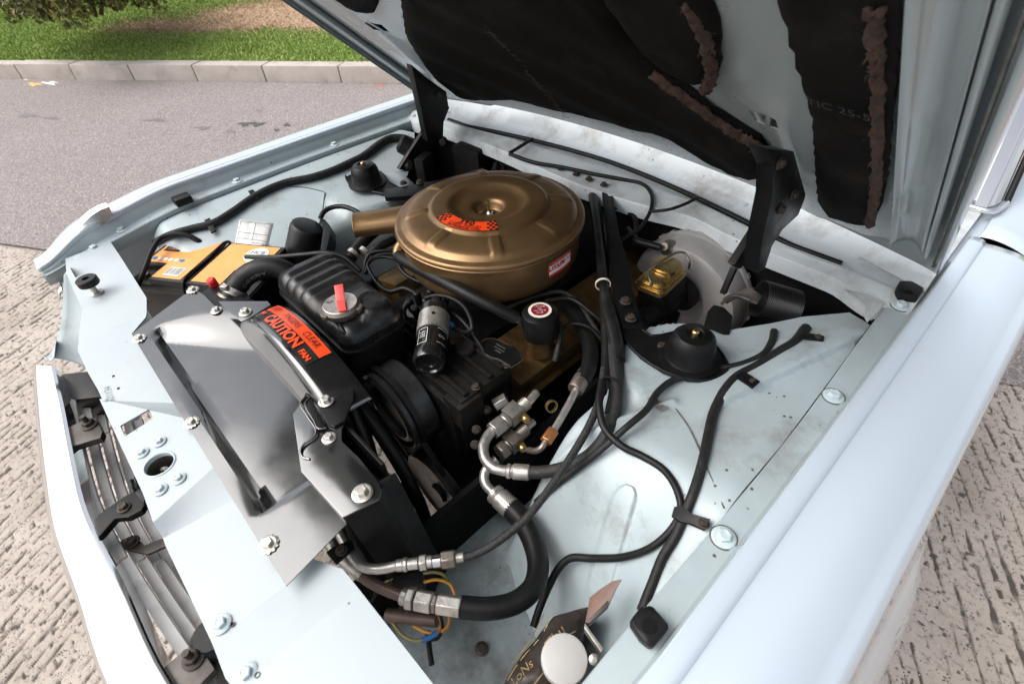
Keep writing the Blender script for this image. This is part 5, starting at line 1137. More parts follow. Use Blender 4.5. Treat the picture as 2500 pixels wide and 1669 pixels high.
ds = empty('distributor', (dc[0], dc[1], -.2), 'black distributor with spark plug leads beneath the breather hose', 'distributor')
lathe('distributor_body', [(.030, -.13), (.040, -.08), (.046, -.07), (.047, -.03), (.050, -.028), (.050, -.008), (.044, .004), (.030, .012), (0, .014)], dc, (0, 0, 1), M['plastic'], ds, 32)
boots = [(997, 733), (1011, 750), (1017, 714), (1040, 731), (1051, 709), (1072, 716), (1088, 728), (1085, 760)]
for i, (px, py) in enumerate(boots):
    p = Z(px, py, -.055); d = p - (dc + np.array([0, 0, -.02])); d /= np.linalg.norm(d)
    lathe('lead_boot', [(.0075, -.034), (.0085, -.02), (.0088, -.004), (.0078, .0), (.005, .002), (0, .002)], p, d * .5 + np.array([0, 0, .8]), M['rubber'], ds, 14)
for pts, r in (([(1017, 717, -.058), (1000, 708, -.055), (985, 704, -.055), (955, 712, -.062), (930, 700, -.07), (915, 680, -.075)], 6.5), ([(920, 690, -.07), (904, 664, -.06), (898, 645, -.055), (910, 632, -.052), (935, 627, -.052), (968, 632, -.055)], 4.5), ([(893, 668, -.07), (901, 640, -.06), (925, 622, -.05), (965, 619, -.05)], 4.5), ([(890, 662, -.07), (893, 636, -.055), (905, 618, -.045), (935, 612, -.042), (962, 612, -.045)], 4.5), ([(997, 735, -.058), (985, 758, -.07), (992, 785, -.09), (1012, 800, -.1)], 7), ([(1040, 728, -.05), (1062, 722, -.04), (1095, 725, -.036), (1130, 745, -.033), (1150, 780, -.035), (1152, 802, -.042), (1138, 811, -.055), (1108, 800, -.07)], 6), ([(1085, 762, -.058), (1110, 768, -.055), (1140, 795, -.06), (1165, 830, -.075), (1182, 858, -.09)], 6.5), ([(1102, 792, -.06), (1125, 815, -.07), (1150, 832, -.08), (1180, 850, -.09)], 3), ([(970, 640, -.055), (985, 665, -.06), (1010, 682, -.065), (1045, 694, -.066)], 5)):
    tz('plug_lead', pts, r, M['rubber'], ds, seg=8)
tz('lead_sleeve', [(1098, 788, -.058), (1106, 796, -.06)], 6, M['wire_b'], ds, seg=8)
# printed tag
tg = prism('engine_tag', [Z(*q, -.085) for q in [(1168, 837), (1185, 826), (1201, 824), (1221, 830), (1239, 840), (1262, 850), (1272, 866), (1276, 878), (1247, 898), (1232, 888), (1214, 878), (1196, 874), (1181, 865)]], (0, 0, -.0012), M['chrome_lo'], None); tag(tg, 'small black printed tag with a silver rim beside the oil filler cap', 'tag')
tf = prism('tag_face', [Z(*q, -.0845) for q in [(1171, 838), (1186, 828), (1201, 826.5), (1220, 832), (1238, 842), (1260, 852.5), (1269, 866), (1272.5, 877), (1247, 894.5), (1233, 885), (1215, 875), (1197, 871), (1183, 862)]], (0, 0, .0006), M['satin_black'], tg)
for i, (s_, a, b_) in enumerate((('ENGINE OIL', (1222, 845), (1240, 855)), ('SEE MANUAL', (1219, 852), (1237, 862)), ('CHECK', (1216, 858), (1232, 867)))):
    a = Z(*a, -.0835); b_ = Z(*b_, -.0835); e = (b_ - a) / np.linalg.norm(b_ - a); lettering('print', s_, .0045, lambda u, v, a=a, e=e: a + e * u + np.array([-e[1], e[0], 0]) * v, M['grey_ink'], tg)
# ---------------------------------------------------------------- air-conditioning compressor, clutch pulley, belts
cp = empty('compressor', (.18, -.58, -.36), 'boxy dark air-conditioning compressor with a wide clutch pulley', 'compressor')
KC = np.array([.182, -.565, -.190])
box('compressor_body', KC, (.115, .15, .15), M['iron'], cp, 0, .010)
lathe('front_bearing', [(.05, -.03), (.05, .02), (.04, .03), (.04, .06)], KC + np.array([-.03, -.10, .0]), (0, 1, 0), M['iron'], cp, 28)
box('crankcase_cover', KC + np.array([.060, .0, -.02]), (.012, .12, .10), M['iron'], cp, 0, .004)
lathe('suction_boss', [(.022, 0), (.022, .02), (.018, .026), (.0, .026)], KC + np.array([-.02, .03, .085]), (0, 0, 1), M['iron'], cp, 20)
box('compressor_head', KC + np.array([.012, .0, .082]), (.13, .125, .026), M['iron'], cp, 0, .006)
for i in range(4): box('head_rib', KC + np.array([.012, -.045 + .03 * i, .098]), (.12, .010, .010), M['iron'], cp, 0, .003)
box('head_block', KC + np.array([.060, -.045, .060]), (.05, .055, .06), M['iron'], cp, 0, .004)
for dx, dy in ((-.045, -.06), (-.045, .055), (.07, .055), (.07, -.02)): bolt(BOLTR, KC + np.array([dx, dy, .098]), .009, cp)
for q in [(1188, 1000), (1163, 1048), (1160, 1085), (1090, 900)]: bolt(BOLTR, Z(*q, -.15), .009, cp, (.6, -.5, .5))
lathe('lifting_eye', [(.012, -.004), (.018, 0), (.012, .004), (.010, 0), (.012, -.004)], Z(1110, 935, -.115), (.1, 0, 1), M['iron'], cp, 20, close=False)
PCc = np.array([.122, -.708, -.164])
pu = lathe('clutch_pulley', [(.060, .030), (.060, .0), (.066, -.001), (.072, .004), (.076, .010), (.079, .004), (.0835, .0), (.085, .002), (.085, .058), (.083, .061), (.03, .061)], PCc, (0, 1, 0), M['pulley'], cp, 64, 25)
lathe('pulley_groove_rim', [(.0855, .010), (.0868, .011), (.0868, .013), (.0855, .014)], PCc, (0, 1, 0), M['satin_black'], pu, 64)
lathe('clutch_hub', [(0, .020), (.018, .020), (.020, .026), (.046, .028), (.050, .034), (.060, .036)], PCc, (0, 1, 0), M['iron'], pu, 40)
for a in range(3): box('clutch_arm', PCc + np.array([.034 * math.cos(a * 2.09 + .4), .024, .034 * math.sin(a * 2.09 + .4)]), (.034, .006, .014), M['alu_dk'], pu, 0, .002, (np.array([math.cos(a * 2.09 + .4), 0, math.sin(a * 2.09 + .4)]), (0, 1, 0), np.array([-math.sin(a * 2.09 + .4), 0, math.cos(a * 2.09 + .4)])))
KP = np.array([.215, -.700, -.365])
ck = lathe('crank_pulley', [(0, .0), (.02, .0), (.024, .008), (.065, .010), (.088, .006), (.098, .0), (.100, .002), (.100, .022), (.09, .026), (0, .026)], KP, (0, 1, 0), M['pulley'], cp, 56, 30)
lathe('pump_pulley', [(0, .0), (.02, .0), (.03, .012), (.066, .012), (.070, .0), (.072, .002), (.072, .03), (0, .03)], np.array([-.02, -.69, -.20]), (0, 1, 0), M['satin_black'], cp, 48, 30)
def belt(name, pts, w=.0055):
    P = np.array(pts); T, N_, Bv = frames(P); V = []
    for p, t in zip(P, T):
        n_ = np.cross(t, [0, 1.0, 0]); n_ /= np.linalg.norm(n_) + 1e-9; y_ = np.array([0, 1.0, 0]); V += [p + n_ * .004 - y_ * w, p + n_ * .004 + y_ * w, p - n_ * .004 + y_ * w * .6, p - n_ * .004 - y_ * w * .6]
    m_ = len(P); F = [(i * 4 + j, (i + 1) * 4 + j, (i + 1) * 4 + (j + 1) % 4, i * 4 + (j + 1) % 4) for i in range(m_ - 1) for j in range(4)]
    return mesh_obj(name, V, F, M['rubber'], cp, True, 30)
arc = lambda c, r, a0, a1, y, n_=18: [np.array([c[0] + r * math.cos(a), y, c[2] + r * math.sin(a)]) for a in np.linspace(a0, a1, n_)]
yb = PCc[1] + .018
belt('drive_belt', arc(PCc, .088, 2.1, -.5, yb) + arc(KP, .102, -.1, -2.6, yb + .004) + arc((-.02, 0, -.20), .073, -2.4, -4.2, yb + .002) + arc(PCc, .088, 2.1, 2.0, yb, 2))
yb2 = KP[1] + .012; belt('drive_belt', arc(KP, .1025, 1.2, -2.2, yb2))
# service valves: two blocks with hex fittings and splined stems
def hexbar(name, a, b_, r, m, parent): return tube_hex(name, a, b_, r, m, parent)
def tube_hex(name, a, b_, r, m, parent, seg=6):
    V, F = tube_data([np.asarray(a), np.asarray(b_)], r, seg, 1); o = mesh_obj(name, V, F, m, parent, True, 20); md = o.modifiers.new('b', 'BEVEL'); md.width = r * .12; md.segments = 2; md.limit_method = 'ANGLE'; return o
sv = empty('service_valve', tuple(Z(1260, 1030, -.2)), 'upper silver service valve with a hose elbow, on the compressor', 'valve'); sv2 = empty('service_valve', tuple(Z(1260, 1080, -.22)), 'lower tarnished service valve behind a silver elbow, on the compressor', 'valve')
def valve(parent, h, m, a, b_, c, d, e, f, cap_, capdir):
    p = [Z(*q, h) for q in (a, b_, c, d, e, f)]; ax_ = p[5] - p[0]; ax_ /= np.linalg.norm(ax_)
    tube_hex('hex_nut', p[0], p[1], pxr(p[0], 24), m, parent)
    lathe('collar', [(pxr(p[1], 17), 0), (pxr(p[1], 20), .003), (pxr(p[1], 20), np.linalg.norm(p[2] - p[1]) - .002), (pxr(p[1], 16), np.linalg.norm(p[2] - p[1]))], p[1], ax_, m, parent, 24)
    r = pxr(p[2], 20); mid = (p[2] + p[3]) / 2; u, v, w_ = axes(ax_); box('valve_block', mid, (2 * r, 2 * r, np.linalg.norm(p[3] - p[2])), m, parent, 0, .002, (u, v, w_))
    lathe('threaded_neck', [(pxr(p[3], 15), 0)] + [(pxr(p[3], 16 + (i % 2) * 1.4), .002 * i + .001) for i in range(int(np.linalg.norm(p[4] - p[3]) / .002))] + [(pxr(p[3], 14), np.linalg.norm(p[4] - p[3]))], p[3], ax_, m, parent, 24)
    tube_hex('valve_stem', p[4], p[5], pxr(p[4], 11), M['alu'], parent, 8)
    q = Z(*cap_, h - .004); cd = np.asarray(capdir, float); cd /= np.linalg.norm(cd); tube_hex('port_cap', q, q + cd * .018, .0085, M['alu'] if m is M['alu'] else M['brass'], parent); lathe('port_cap_tip', [(.0080, 0), (.0065, .004), (0, .005)], q + cd * .018, cd, M['alu'] if m is M['alu'] else M['brass'], parent, 16)
Mv = mat('valve_grey', (.34, .325, .30), .42, .75, .2, 60, bump=.12, bscale=300, dirt=((.15, .13, .11), 60, .55, .78))
valve(sv, -.145, Mv, (1202, 1052), (1228, 1032), (1238, 1022), (1268, 998), (1288, 984), (1310, 958), (1275, 1012), (.6, -.2, .2))
valve(sv2, -.175, M['alu_dk'], (1218, 1106), (1235, 1092), (1240, 1088), (1262, 1066), (1283, 1045), (1302, 1028), (1268, 1078), (.6, -.25, .1))
tube_hex('hex_nut', Z(1208, 990, -.15), Z(1238, 972, -.14), .014, Mv, sv)
def crimp(name, a, b_, r, m, parent):
    a = np.asarray(a); b_ = np.asarray(b_); L = np.linalg.norm(b_ - a); return lathe(name, [(r * .7, 0), (r * .95, .002), (r * .95, L * .18), (r * .8, L * .22), (r * .85, L * .26), (r * 1.02, L * .34), (r * 1.02, L * .96), (r * .95, L)], a, b_ - a, m, parent, 24)
# upper line: elbow, crimp, braided hose
up1 = empty('refrigerant_hose', tuple(Z(1300, 1150, -.2)), 'braided black hose joined to the upper service valve by a silver elbow', 'hose')
tz('elbow', [(1205, 1048, -.145), (1190, 1066, -.145), (1180, 1092, -.146), (1186, 1122, -.147), (1206, 1142, -.148), (1240, 1150, -.149)], 13, M['alu'], up1, seg=18, n=8)
crimp('ferrule', Z(1236, 1149, -.149), Z(1292, 1153, -.148), pxr(Z(1270, 1150, -.15), 19), M['alu'], up1)
tz('hose', [(1290, 1153, -.148), (1340, 1150, -.135), (1395, 1135, -.115), (1445, 1105, -.092), (1480, 1060, -.072), (1500, 1005, -.058), (1506, 950, -.05), (1500, 880, -.045), (1490, 790, -.045)], 16, M['braid'], up1, seg=16, n=8)
lo1 = empty('refrigerant_hose', tuple(Z(1290, 1450, -.3)), 'fat smooth black hose looping over the lower pan to a row of silver fittings', 'hose')
tz('elbow', [(1212, 1120, -.175), (1195, 1136, -.18), (1183, 1155, -.185), (1184, 1178, -.19), (1198, 1196, -.195), (1210, 1206, -.197)], 12, M['alu'], lo1, seg=16, n=8)
crimp('ferrule', Z(1205, 1202, -.196), Z(1252, 1244, -.196), pxr(Z(1230, 1220, -.196), 26), M['alu'], lo1)
tz('hose', [(1248, 1240, -.196), (1275, 1270, -.195), (1302, 1322, -.192), (1314, 1380, -.188), (1302, 1432, -.182), (1262, 1468, -.176), (1200, 1484, -.17), (1125, 1481, -.165)], 27, M['rubber'], lo1, seg=22, n=10)
def fitrow(parent, stations, h, rs, mats_):
    for (a, b_), r, m in zip(stations, rs, mats_):
        p, q = Z(*a, h), Z(*b_, h); tube_hex('pipe_fitting', p, q, pxr(p, r), m, parent, 6 if r > 20 else 18)
fitrow(lo1, [((1126, 1481), (1068, 1473)), ((1068, 1473), (1056, 1471)), ((1056, 1471), (1016, 1463)), ((1012, 1462), (994, 1458)), ((994, 1458), (980, 1454))], -.160, [26, 24, 27, 28, 20], [M['alu'], M['alu_dk'], M['alu'], M['alu'], M['alu']])
tz('pipe', [(984, 1455, -.160), (945, 1440, -.158), (905, 1420, -.155), (880, 1402, -.152)], 14, M['pipe_br'], lo1, seg=16, n=8)
tz('pipe_end', [(884, 1405, -.153), (860, 1385, -.150), (832, 1360, -.146), (805, 1325, -.14), (785, 1285, -.135)], 15, M['alu'], lo1, seg=16, n=8)
li2 = empty('liquid_line', tuple(Z(1000, 1380, -.2)), 'thin braided line with hex fittings running from the radiator to the hose bundle', 'hose')
tz('pipe', [(812, 1265, -.11), (838, 1315, -.114), (858, 1352, -.117), (885, 1382, -.12), (925, 1388, -.12), (970, 1380, -.12)], 12.5, M['alu'], li2, seg=16, n=8)
fitrow(li2, [((968, 1380), (985, 1378)), ((985, 1378), (995, 1377)), ((995, 1377), (1022, 1374)), ((1024, 1374), (1042, 1371)), ((1042, 1371), (1056, 1370)), ((1056, 1370), (1078, 1367)), ((1078, 1367), (1112, 1362)), ((1112, 1362), (1132, 1359))], -.12, [15, 17, 14, 20.5, 15, 17, 23, 12], [M['alu'], M['alu'], M['alu'], M['alu'], M['alu'], M['chrome_lo'], M['alu_dk'], M['alu']])
tz('hose', [(1130, 1360, -.12), (1165, 1350, -.118), (1220, 1318, -.11), (1290, 1258, -.098), (1350, 1180, -.085), (1400, 1105, -.072), (1440, 1035, -.06), (1465, 970, -.052), (1475, 900, -.048)], 10, M['braid'], li2, seg=12, n=8)
cb = prism('pipe_clamp', [Z(*q, -.098) for q in [(798, 1352), (816, 1338), (860, 1320), (870, 1344), (850, 1356), (822, 1380)]], (0, 0, .006), M['satin_black'], None, .002); tag(cb, 'black strap clamp holding two silver pipes by the radiator', 'clamp'); bolt(BOLTR, Z(834, 1343, -.090), .009, cb)
# suction line and steel pipe beside the inner wing
fl = empty('fuel_line', tuple(Z(1380, 1000, -.2)), 'steel pipe with a copper nut leading up to a black hose by the wheelhouse', 'pipe')
tz('hose', [(1385, 745, -.11), (1405, 770, -.11), (1428, 810, -.11), (1442, 855, -.115), (1436, 900, -.12), (1422, 930, -.125)], 20, M['rubber'], fl, seg=16)
crimp('ferrule', Z(1430, 908, -.124), Z(1404, 952, -.128), pxr(Z(1415, 930, -.125), 20), M['alu_dk'], fl)
tz('pipe', [(1412, 940, -.127), (1392, 980, -.13), (1364, 1030, -.135), (1348, 1056, -.138)], 9, M['alu'], fl, seg=12)
tube_hex('copper_nut', Z(1351, 1050, -.138), Z(1332, 1078, -.140), pxr(Z(1340, 1060, -.138), 16), M['copper'], fl); tz('pipe', [(1333, 1076, -.140), (1322, 1092, -.145), (1308, 1100, -.155), (1290, 1098, -.17)], 8, M['alu_dk'], fl, seg=10)
dr = lathe('dipstick_loop', [(.010, -.003), (.0125, -.0035), (.0125, .0035), (.010, .003), (.010, -.003)], Z(1346, 991, -.16), (.8, -.2, .3), M['brass'], None, 24, close=False); tag(dr, 'brass dipstick ring beside the service valves', 'dipstick')
# ---------------------------------------------------------------- brake servo and master cylinder
bo = empty('brake_servo', (.335, .0, -.32), 'large grey brake servo drum beside the hood hinge', 'brake servo')
BOc = np.array([.334, -.036, -.168])
lathe('drum', [(0, .002), (.05, .002), (.065, -.006), (.118, -.004), (.131, .002), (.137, .014), (.138, .052), (.140, .055), (.1415, .058), (.1415, .066), (.136, .072), (.10, .090), (.0, .095)], BOc, (0.02, 1, .05), M['booster'], bo, 72, 28)
rimw = [BOc + np.array([.1425 * math.cos(a), .062, .1425 * math.sin(a)]) for a in np.linspace(-.4, 3.6, 46)]
for i in range(14):
    a = -.1 + i * .25; box('crimp_tab', BOc + np.array([.1425 * math.cos(a), .060, .1425 * math.sin(a)]), (.006, .010, .012), M['booster'], bo, 0, .001, (np.array([math.cos(a), 0, math.sin(a)]), (0, 1, 0), np.array([-math.sin(a), 0, math.cos(a)])))
vv = Z(1634, 606, -.052); lathe('check_valve', [(.020, -.012), (.020, .002), (.014, .006), (.009, .010), (.009, .024), (0, .024)], vv, (-.1, -.8, .5), M['alu_dk'], bo, 20)
tz('vacuum_hose', [(1612, 604, -.038), (1590, 598, -.038), (1555, 588, -.04), (1530, 560, -.04)], 9, M['rubber'], bo, seg=12)
mc = empty('master_cylinder', tuple(Z(1600, 760, -.16)), 'cast iron brake master cylinder with a gold lid and wire bail', 'master cylinder')
LH = -.050
lc = [Z(1543, 692, LH), Z(1617, 722, LH), Z(1681, 661, LH), Z(1612, 634, LH)]
def rnd(P, r=.25, n_=4):
    out = []; m_ = len(P)
    for i in range(m_):
        a, b_, c = P[i - 1], P[i], P[(i + 1) % m_]
        for k in range(n_ + 1):
            t = k / n_; p0 = b_ + (a - b_) * r; p1 = b_ + (c - b_) * r; out.append((1 - t) ** 2 * p0 + 2 * t * (1 - t) * b_ + t * t * p1)
    return out
cen = sum(lc) / 4; shr_ = lambda k, dz: [cen + (p - cen) * k + np.array([0, 0, dz]) for p in lc]
prism('lid_flange', rnd(shr_(1.0, 0), .16), (0, 0, -.010), M['brass'], mc, .002); prism('lid_step', rnd(shr_(.90, .001), .18), (0, 0, .006), M['brass'], mc, .002)
du = (lc[2] - lc[1]); dv = (lc[0] - lc[1]); c1 = lc[1] + du * .68 + dv * .5; c2 = lc[1] + du * .25 + dv * .5
prism('lid_dome', rnd([c1 + du * a + dv * b_ + np.array([0, 0, .006]) for a, b_ in ((-.28, -.40), (.26, -.40), (.26, .40), (-.28, .40))], .40, 6), (0, 0, .018), M['brass'], mc, .005)
prism('lid_dome', rnd([c2 + du * a + dv * b_ + np.array([0, 0, .006]) for a, b_ in ((-.15, -.34), (.13, -.34), (.13, .34), (-.15, .34))], .38, 6), (0, 0, .012), M['brass'], mc, .004)
prism('reservoir', rnd([cen + (p - cen) * .95 + np.array([0, 0, -.010]) for p in lc], .2), (.01, .02, -.055), M['iron'], mc, .006)
lathe('cylinder', [(.0, -.01), (.022, -.01), (.026, .0), (.026, .12), (.040, .125), (.040, .14)], np.array([cen[0] + .01, cen[1] - .06, -.125]), (.05, 1, 0), M['iron'], mc, 28)
tz('wire_bail', [(1583, 728, LH - .03), (1593, 712, LH - .01), (1588, 688, LH + .014), (1584, 664, LH + .02), (1600, 648, LH + .028), (1630, 628, LH + .030), (1655, 616, LH + .028), (1672, 618, LH + .022), (1683, 640, LH + .010), (1682, 654, LH - .01)], 3, M['alu_dk'], mc, seg=8)
# ---------------------------------------------------------------- shock towers and braces
def prism_h(name, px, th, m, parent, bev=.002): return prism(name, [Z(*q) for q in px], (0, 0, -th), m, parent, bev)
bN = empty('strut_brace', tuple(Z(1520, 650, -.05)), 'black strut brace from the bulkhead to the wheelhouse beside the brake servo', 'brace')
prism_h('brace_arm', [(1462, 430, .0), (1488, 438, .0), (1500, 500, .0), (1512, 570, -.004), (1538, 650, -.012), (1546, 715, -.02), (1572, 800, -.036), (1520, 802, -.036), (1500, 730, -.022), (1490, 640, -.012), (1482, 560, -.004), (1476, 500, 0)], .012, M['satin_black'], bN)
for q in ((1527, 736, -.020), (1540, 778, -.029), (1614, 848, -.043), (1744, 882, -.043)): bolt(BOLTR, Z(*q), .0115, bN)
pl = [(1518, 800), (1560, 798), (1590, 820), (1640, 812), (1700, 805), (1752, 850), (1772, 880), (1778, 900), (1760, 918), (1720, 927), (1680, 924), (1620, 905), (1565, 870), (1535, 840)]
prism('tower_plate', [Z(*q, -.040) for q in pl], (0, 0, -.008), M['satin_black'], bN, .002)
tube('plate_lip', [Z(*q, -.041) for q in pl + pl[:1]], .0028, M['satin_black'], bN, 8, 2)
def shock(name, px, py, lab, pr_):
    c = Z(px, py, -.040); e = empty(name, tuple(c)); e.parent = pr_; e.matrix_basis = Matrix.Translation(Vector(e['_w']) - Vector(pr_['_w'])); e['label'] = lab
    lathe('cap', [(.052, 0), (.052, .004), (.043, .006), (.0405, .010), (.0385, .030), (.035, .046), (.028, .054), (.015, .057), (.013, .054), (0, .052)], c, (0, 0, 1), M['satin_black'], e, 40)
    lathe('cap_stud', [(.006, .050), (.006, .060), (.004, .062), (0, .062)], c, (0, 0, 1), M['brass'], e, 10); return e
shock('strut_cap', 1683, 872, 'black domed strut cap on the wheelhouse in front of the brake servo', bN)
fr_ = empty('strut_brace', tuple(Z(1000, 460, -.05)), 'black strut brace running behind the air cleaner to the wheelhouse by the battery', 'brace')
prism('brace_arm', [Z(*q, -.028) for q in [(935, 462), (1000, 452), (1080, 437), (1180, 410), (1190, 425), (1080, 466), (1000, 478), (940, 482)]], (0, 0, -.012), M['satin_black'], fr_, .002)
for q in ((985, 448), (1025, 446), (885, 448)): bolt(BOLTR, Z(*q, -.026), .011, fr_)
pf = [(842, 425), (870, 412), (930, 420), (950, 445), (985, 468), (960, 476), (905, 466), (858, 455)]
prism('tower_plate', [Z(*q, -.040) for q in pf], (0, 0, -.008), M['satin_black'], fr_, .002); tube('plate_lip', [Z(*q, -.041) for q in pf + pf[:1]], .003, M['satin_black'], fr_, 8, 2)
shock('strut_cap', 898, 448, 'black domed strut cap on the wheelhouse beside the hinge, behind the air cleaner', fr_)
# ---------------------------------------------------------------- black canister and hoses on the far side
ca = empty('vacuum_canister', tuple(Z(735, 640, -.12)), 'black canister standing on the inner wing behind the coolant tank', 'canister')
a, b_ = Z(728, 648, -.13), Z(752, 548, -.022); L_ = np.linalg.norm(b_ - a)
lathe('canister', [(.040, 0), (.040, L_ - .012), (.036, L_ - .003), (.028, L_), (0, L_)], a, b_ - a, M['plastic'], ca, 36)
prism('canister_bracket', [Z(*q, -.03) for q in [(792, 534), (804, 548), (806, 570), (792, 632), (780, 632), (788, 560), (780, 536)]], (.004, .006, -.03), M['satin_black'], ca, .003)
tz('hose', [(782, 533, -.03), (790, 518, -.022), (808, 507, -.018), (835, 504, -.016), (862, 512, -.018), (882, 524, -.02)], 6, M['rubber'], ca)
hh = empty('heater_hose', tuple(Z(880, 600, -.1)), 'black heater hose with a clamp below the air cleaner snorkel', 'hose')
tz('hose', [(855, 632, -.08), (872, 606, -.07), (895, 582, -.062), (920, 560, -.06)], 14, M['rubber'], hh, seg=14); tz('hose', [(905, 620, -.08), (930, 600, -.07), (965, 582, -.062)], 12, M['rubber'], hh, seg=14)
for q, d in (((862, 620, -.076), (895, 582, -.062)), ((890, 616, -.076), (905, 600, -.07))):
    p = Z(*q); lathe('hose_clamp', [(pxr(p, 14.6), -.005), (pxr(p, 16), -.005), (pxr(p, 16), .005), (pxr(p, 14.6), .005)], p, Z(*d) - p, M['alu'], hh, 24)
tk_cable = tz('long_cable', [(600, 627, -.05), (660, 628, -.045), (740, 622, -.03), (800, 618, -.02), (840, 628, -.028), (880, 662, -.05)], 6, M['rubber'], None); tag(tk_cable, 'long black cable running from the battery behind the coolant tank', 'cable')
wm = empty('wiper_motor', tuple(Z(1030, 390, -.1)), 'sooty wiper motor and linkage tucked behind the hood hinge', 'motor')
lathe('motor_case', [(.0, 0), (.024, 0), (.028, .006), (.028, .05), (.02, .058), (0, .058)], Z(1018, 372, -.03), (-.6, -.5, .5), M['iron'], wm, 24); lathe('motor_gear', [(.0, 0), (.016, 0), (.018, .004), (.018, .02), (0, .022)], Z(993, 402, -.05), (.8, -.5, .3), M['iron'], wm, 20)
box('motor_bracket', Z(1040, 420, -.07), (.03, .06, .10), M['satin_black'], wm, .4, .004); lathe('grommet', [(.0, 0), (.012, 0), (.016, .005), (.012, .012), (0, .012)], Z(1085, 345, -.03), (.3, -.9, .2), M['rubber'], wm, 18)
box('heater_box', Z(1150, 395, -.07), (.10, .05, .10), M['iron'], wm, .2, .01); tube('heater_pipe', [Z(1205, 420, -.05), Z(1215, 400, -.05), Z(1228, 405, -.055), Z(1230, 425, -.06)], .008, M['iron'], wm, 10)
# ---------------------------------------------------------------- looms, hoses and clips
lm = empty('wiring_loom', tuple(S(1700, 1130)), 'black taped wiring loom along the inner wing below the brake servo', 'wiring loom')
ts('loom', [(1968, 800), (1940, 835), (1900, 860), (1850, 893), (1800, 920), (1765, 960), (1742, 1010), (1728, 1070), (1715, 1130), (1697, 1190), (1672, 1255), (1648, 1310), (1618, 1360), (1592, 1425), (1566, 1490)], 12.5, M['tape'], lm, seg=12, n=8)
ts('loom_branch', [(1890, 808), (1884, 835), (1862, 866), (1815, 888), (1760, 900), (1700, 912, .014), (1650, 925, .018), (1608, 955, .022), (1578, 1000, .022), (1530, 1042, .022), (1470, 1095, .020), (1420, 1135, .016), (1360, 1180, .012), (1310, 1225, .010)], 9, M['tape'], lm, seg=10, n=8)
def clip(px, lab, sgn=1, lift=.012, parent=None, m='satin_black'):
    P = [S(*q, sgn, lift) for q in px]; o = prism('loom_clip', P, (0, 0, -.004), M[m], parent, .001); tag(o, lab, 'clip'); return o
c1 = clip([(1796, 918), (1812, 902), (1828, 912), (1856, 930), (1838, 946), (1815, 930)], 'black loom clip screwed to the inner wing below the strut cap', lift=.018); bolt(BOLTR, S(1838, 929, 1, .019), .006, c1)
c2 = clip([(1944, 812), (1950, 800), (1968, 800), (1975, 812), (2012, 819), (2011, 831), (1956, 824)], 'black loom clip at the rear corner of the inner wing', lift=.016); bolt(BOLTR, S(1998, 822, 1, .017), .006, c2)
c3 = clip([(1640, 1258), (1646, 1236), (1662, 1233), (1690, 1253), (1736, 1266), (1722, 1293), (1684, 1277), (1660, 1272)], 'black strap clip holding hose and loom against the ledge', lift=.018); bolt(BOLTR, S(1718, 1278, 1, .020), .008, c3)
c4 = prism('spring_clip', [S(*q, 1, .012) for q in [(1572, 960), (1582, 953), (1616, 985), (1630, 992), (1612, 1002), (1585, 982)]], (0, 0, -.003), M['alu'], None, .001); tag(c4, 'bent silver spring clip on the inner wing', 'clip')
vh = ts('vacuum_hose', [(1470, 930, .05), (1463, 985, .04), (1476, 1045, .028), (1518, 1088, .02), (1570, 1114), (1622, 1148), (1654, 1198), (1662, 1245), (1642, 1288), (1592, 1334, .012), (1520, 1359, .016), (1445, 1362, .024), (1392, 1362, .034), (1364, 1386, .045), (1340, 1430, .06), (1318, 1482, .07), (1302, 1530, .07)], 9.5, M['rubber'], None, seg=12, n=8); tag(vh, 'thin black rubber hose winding in an S over the near inner wing', 'hose')
bd = empty('hose_bundle', tuple(Z(1490, 800, -.06)), 'bundle of black tubes and braided lines tied together beside the wheelhouse', 'hose bundle')
tz('tube', [(1448, 470, -.02), (1460, 560, -.02), (1468, 640, -.022), (1478, 720, -.028), (1492, 800, -.036), (1502, 880, -.045), (1500, 950, -.05), (1488, 1010, -.06)], 13, M['plastic'], bd, seg=14)
tz('tube', [(1462, 520, -.03), (1470, 600, -.032), (1476, 690, -.034), (1480, 780, -.04), (1482, 860, -.048), (1478, 940, -.052)], 14, M['plastic'], bd, seg=14)
tz('sleeve', [(1484, 760, -.034), (1496, 800, -.036), (1506, 850, -.042), (1508, 880, -.046)], 19, M['plastic'], bd, seg=16)
tz('tube', [(1504, 800, -.045), (1512, 880, -.05), (1508, 960, -.055), (1480, 1040, -.07)], 11, M['braid'], bd, seg=12)
tz('tube', [(1340, 820, -.09), (1400, 790, -.085), (1440, 800, -.08), (1470, 830, -.07)], 5, M['rubber'], bd); tz('tube', [(1240, 750, -.09), (1300, 726, -.075), (1370, 712, -.07), (1410, 735, -.075), (1440, 780, -.08), (1470, 828, -.08)], 6, M['braid'], bd); tz('tube', [(1355, 770, -.08), (1368, 800, -.085), (1362, 850, -.1), (1355, 880, -.12)], 7, M['braid'], bd); tz('tube', [(1330, 735, -.06), (1390, 728, -.06), (1450, 768, -.065), (1475, 790, -.06)], 6, M['rubber'], bd)
rg_ = Z(1472, 694, -.02); lathe('tie_ring', [(pxr(rg_, 17), -.002), (pxr(rg_, 19), -.002), (pxr(rg_, 19), .002), (pxr(rg_, 17), .002)], rg_, Z(1478, 720, -.028) - Z(1468, 640, -.022), M['cream'], bd, 28, close=False)
zt_ = Z(1496, 938, -.048); lathe('cable_tie', [(pxr(zt_, 27), -.002), (pxr(zt_, 28.5), -.002), (pxr(zt_, 28.5), .002), (pxr(zt_, 27), .002)], zt_, (.1, -.5, -.1), M['plastic'], bd, 28, close=False)
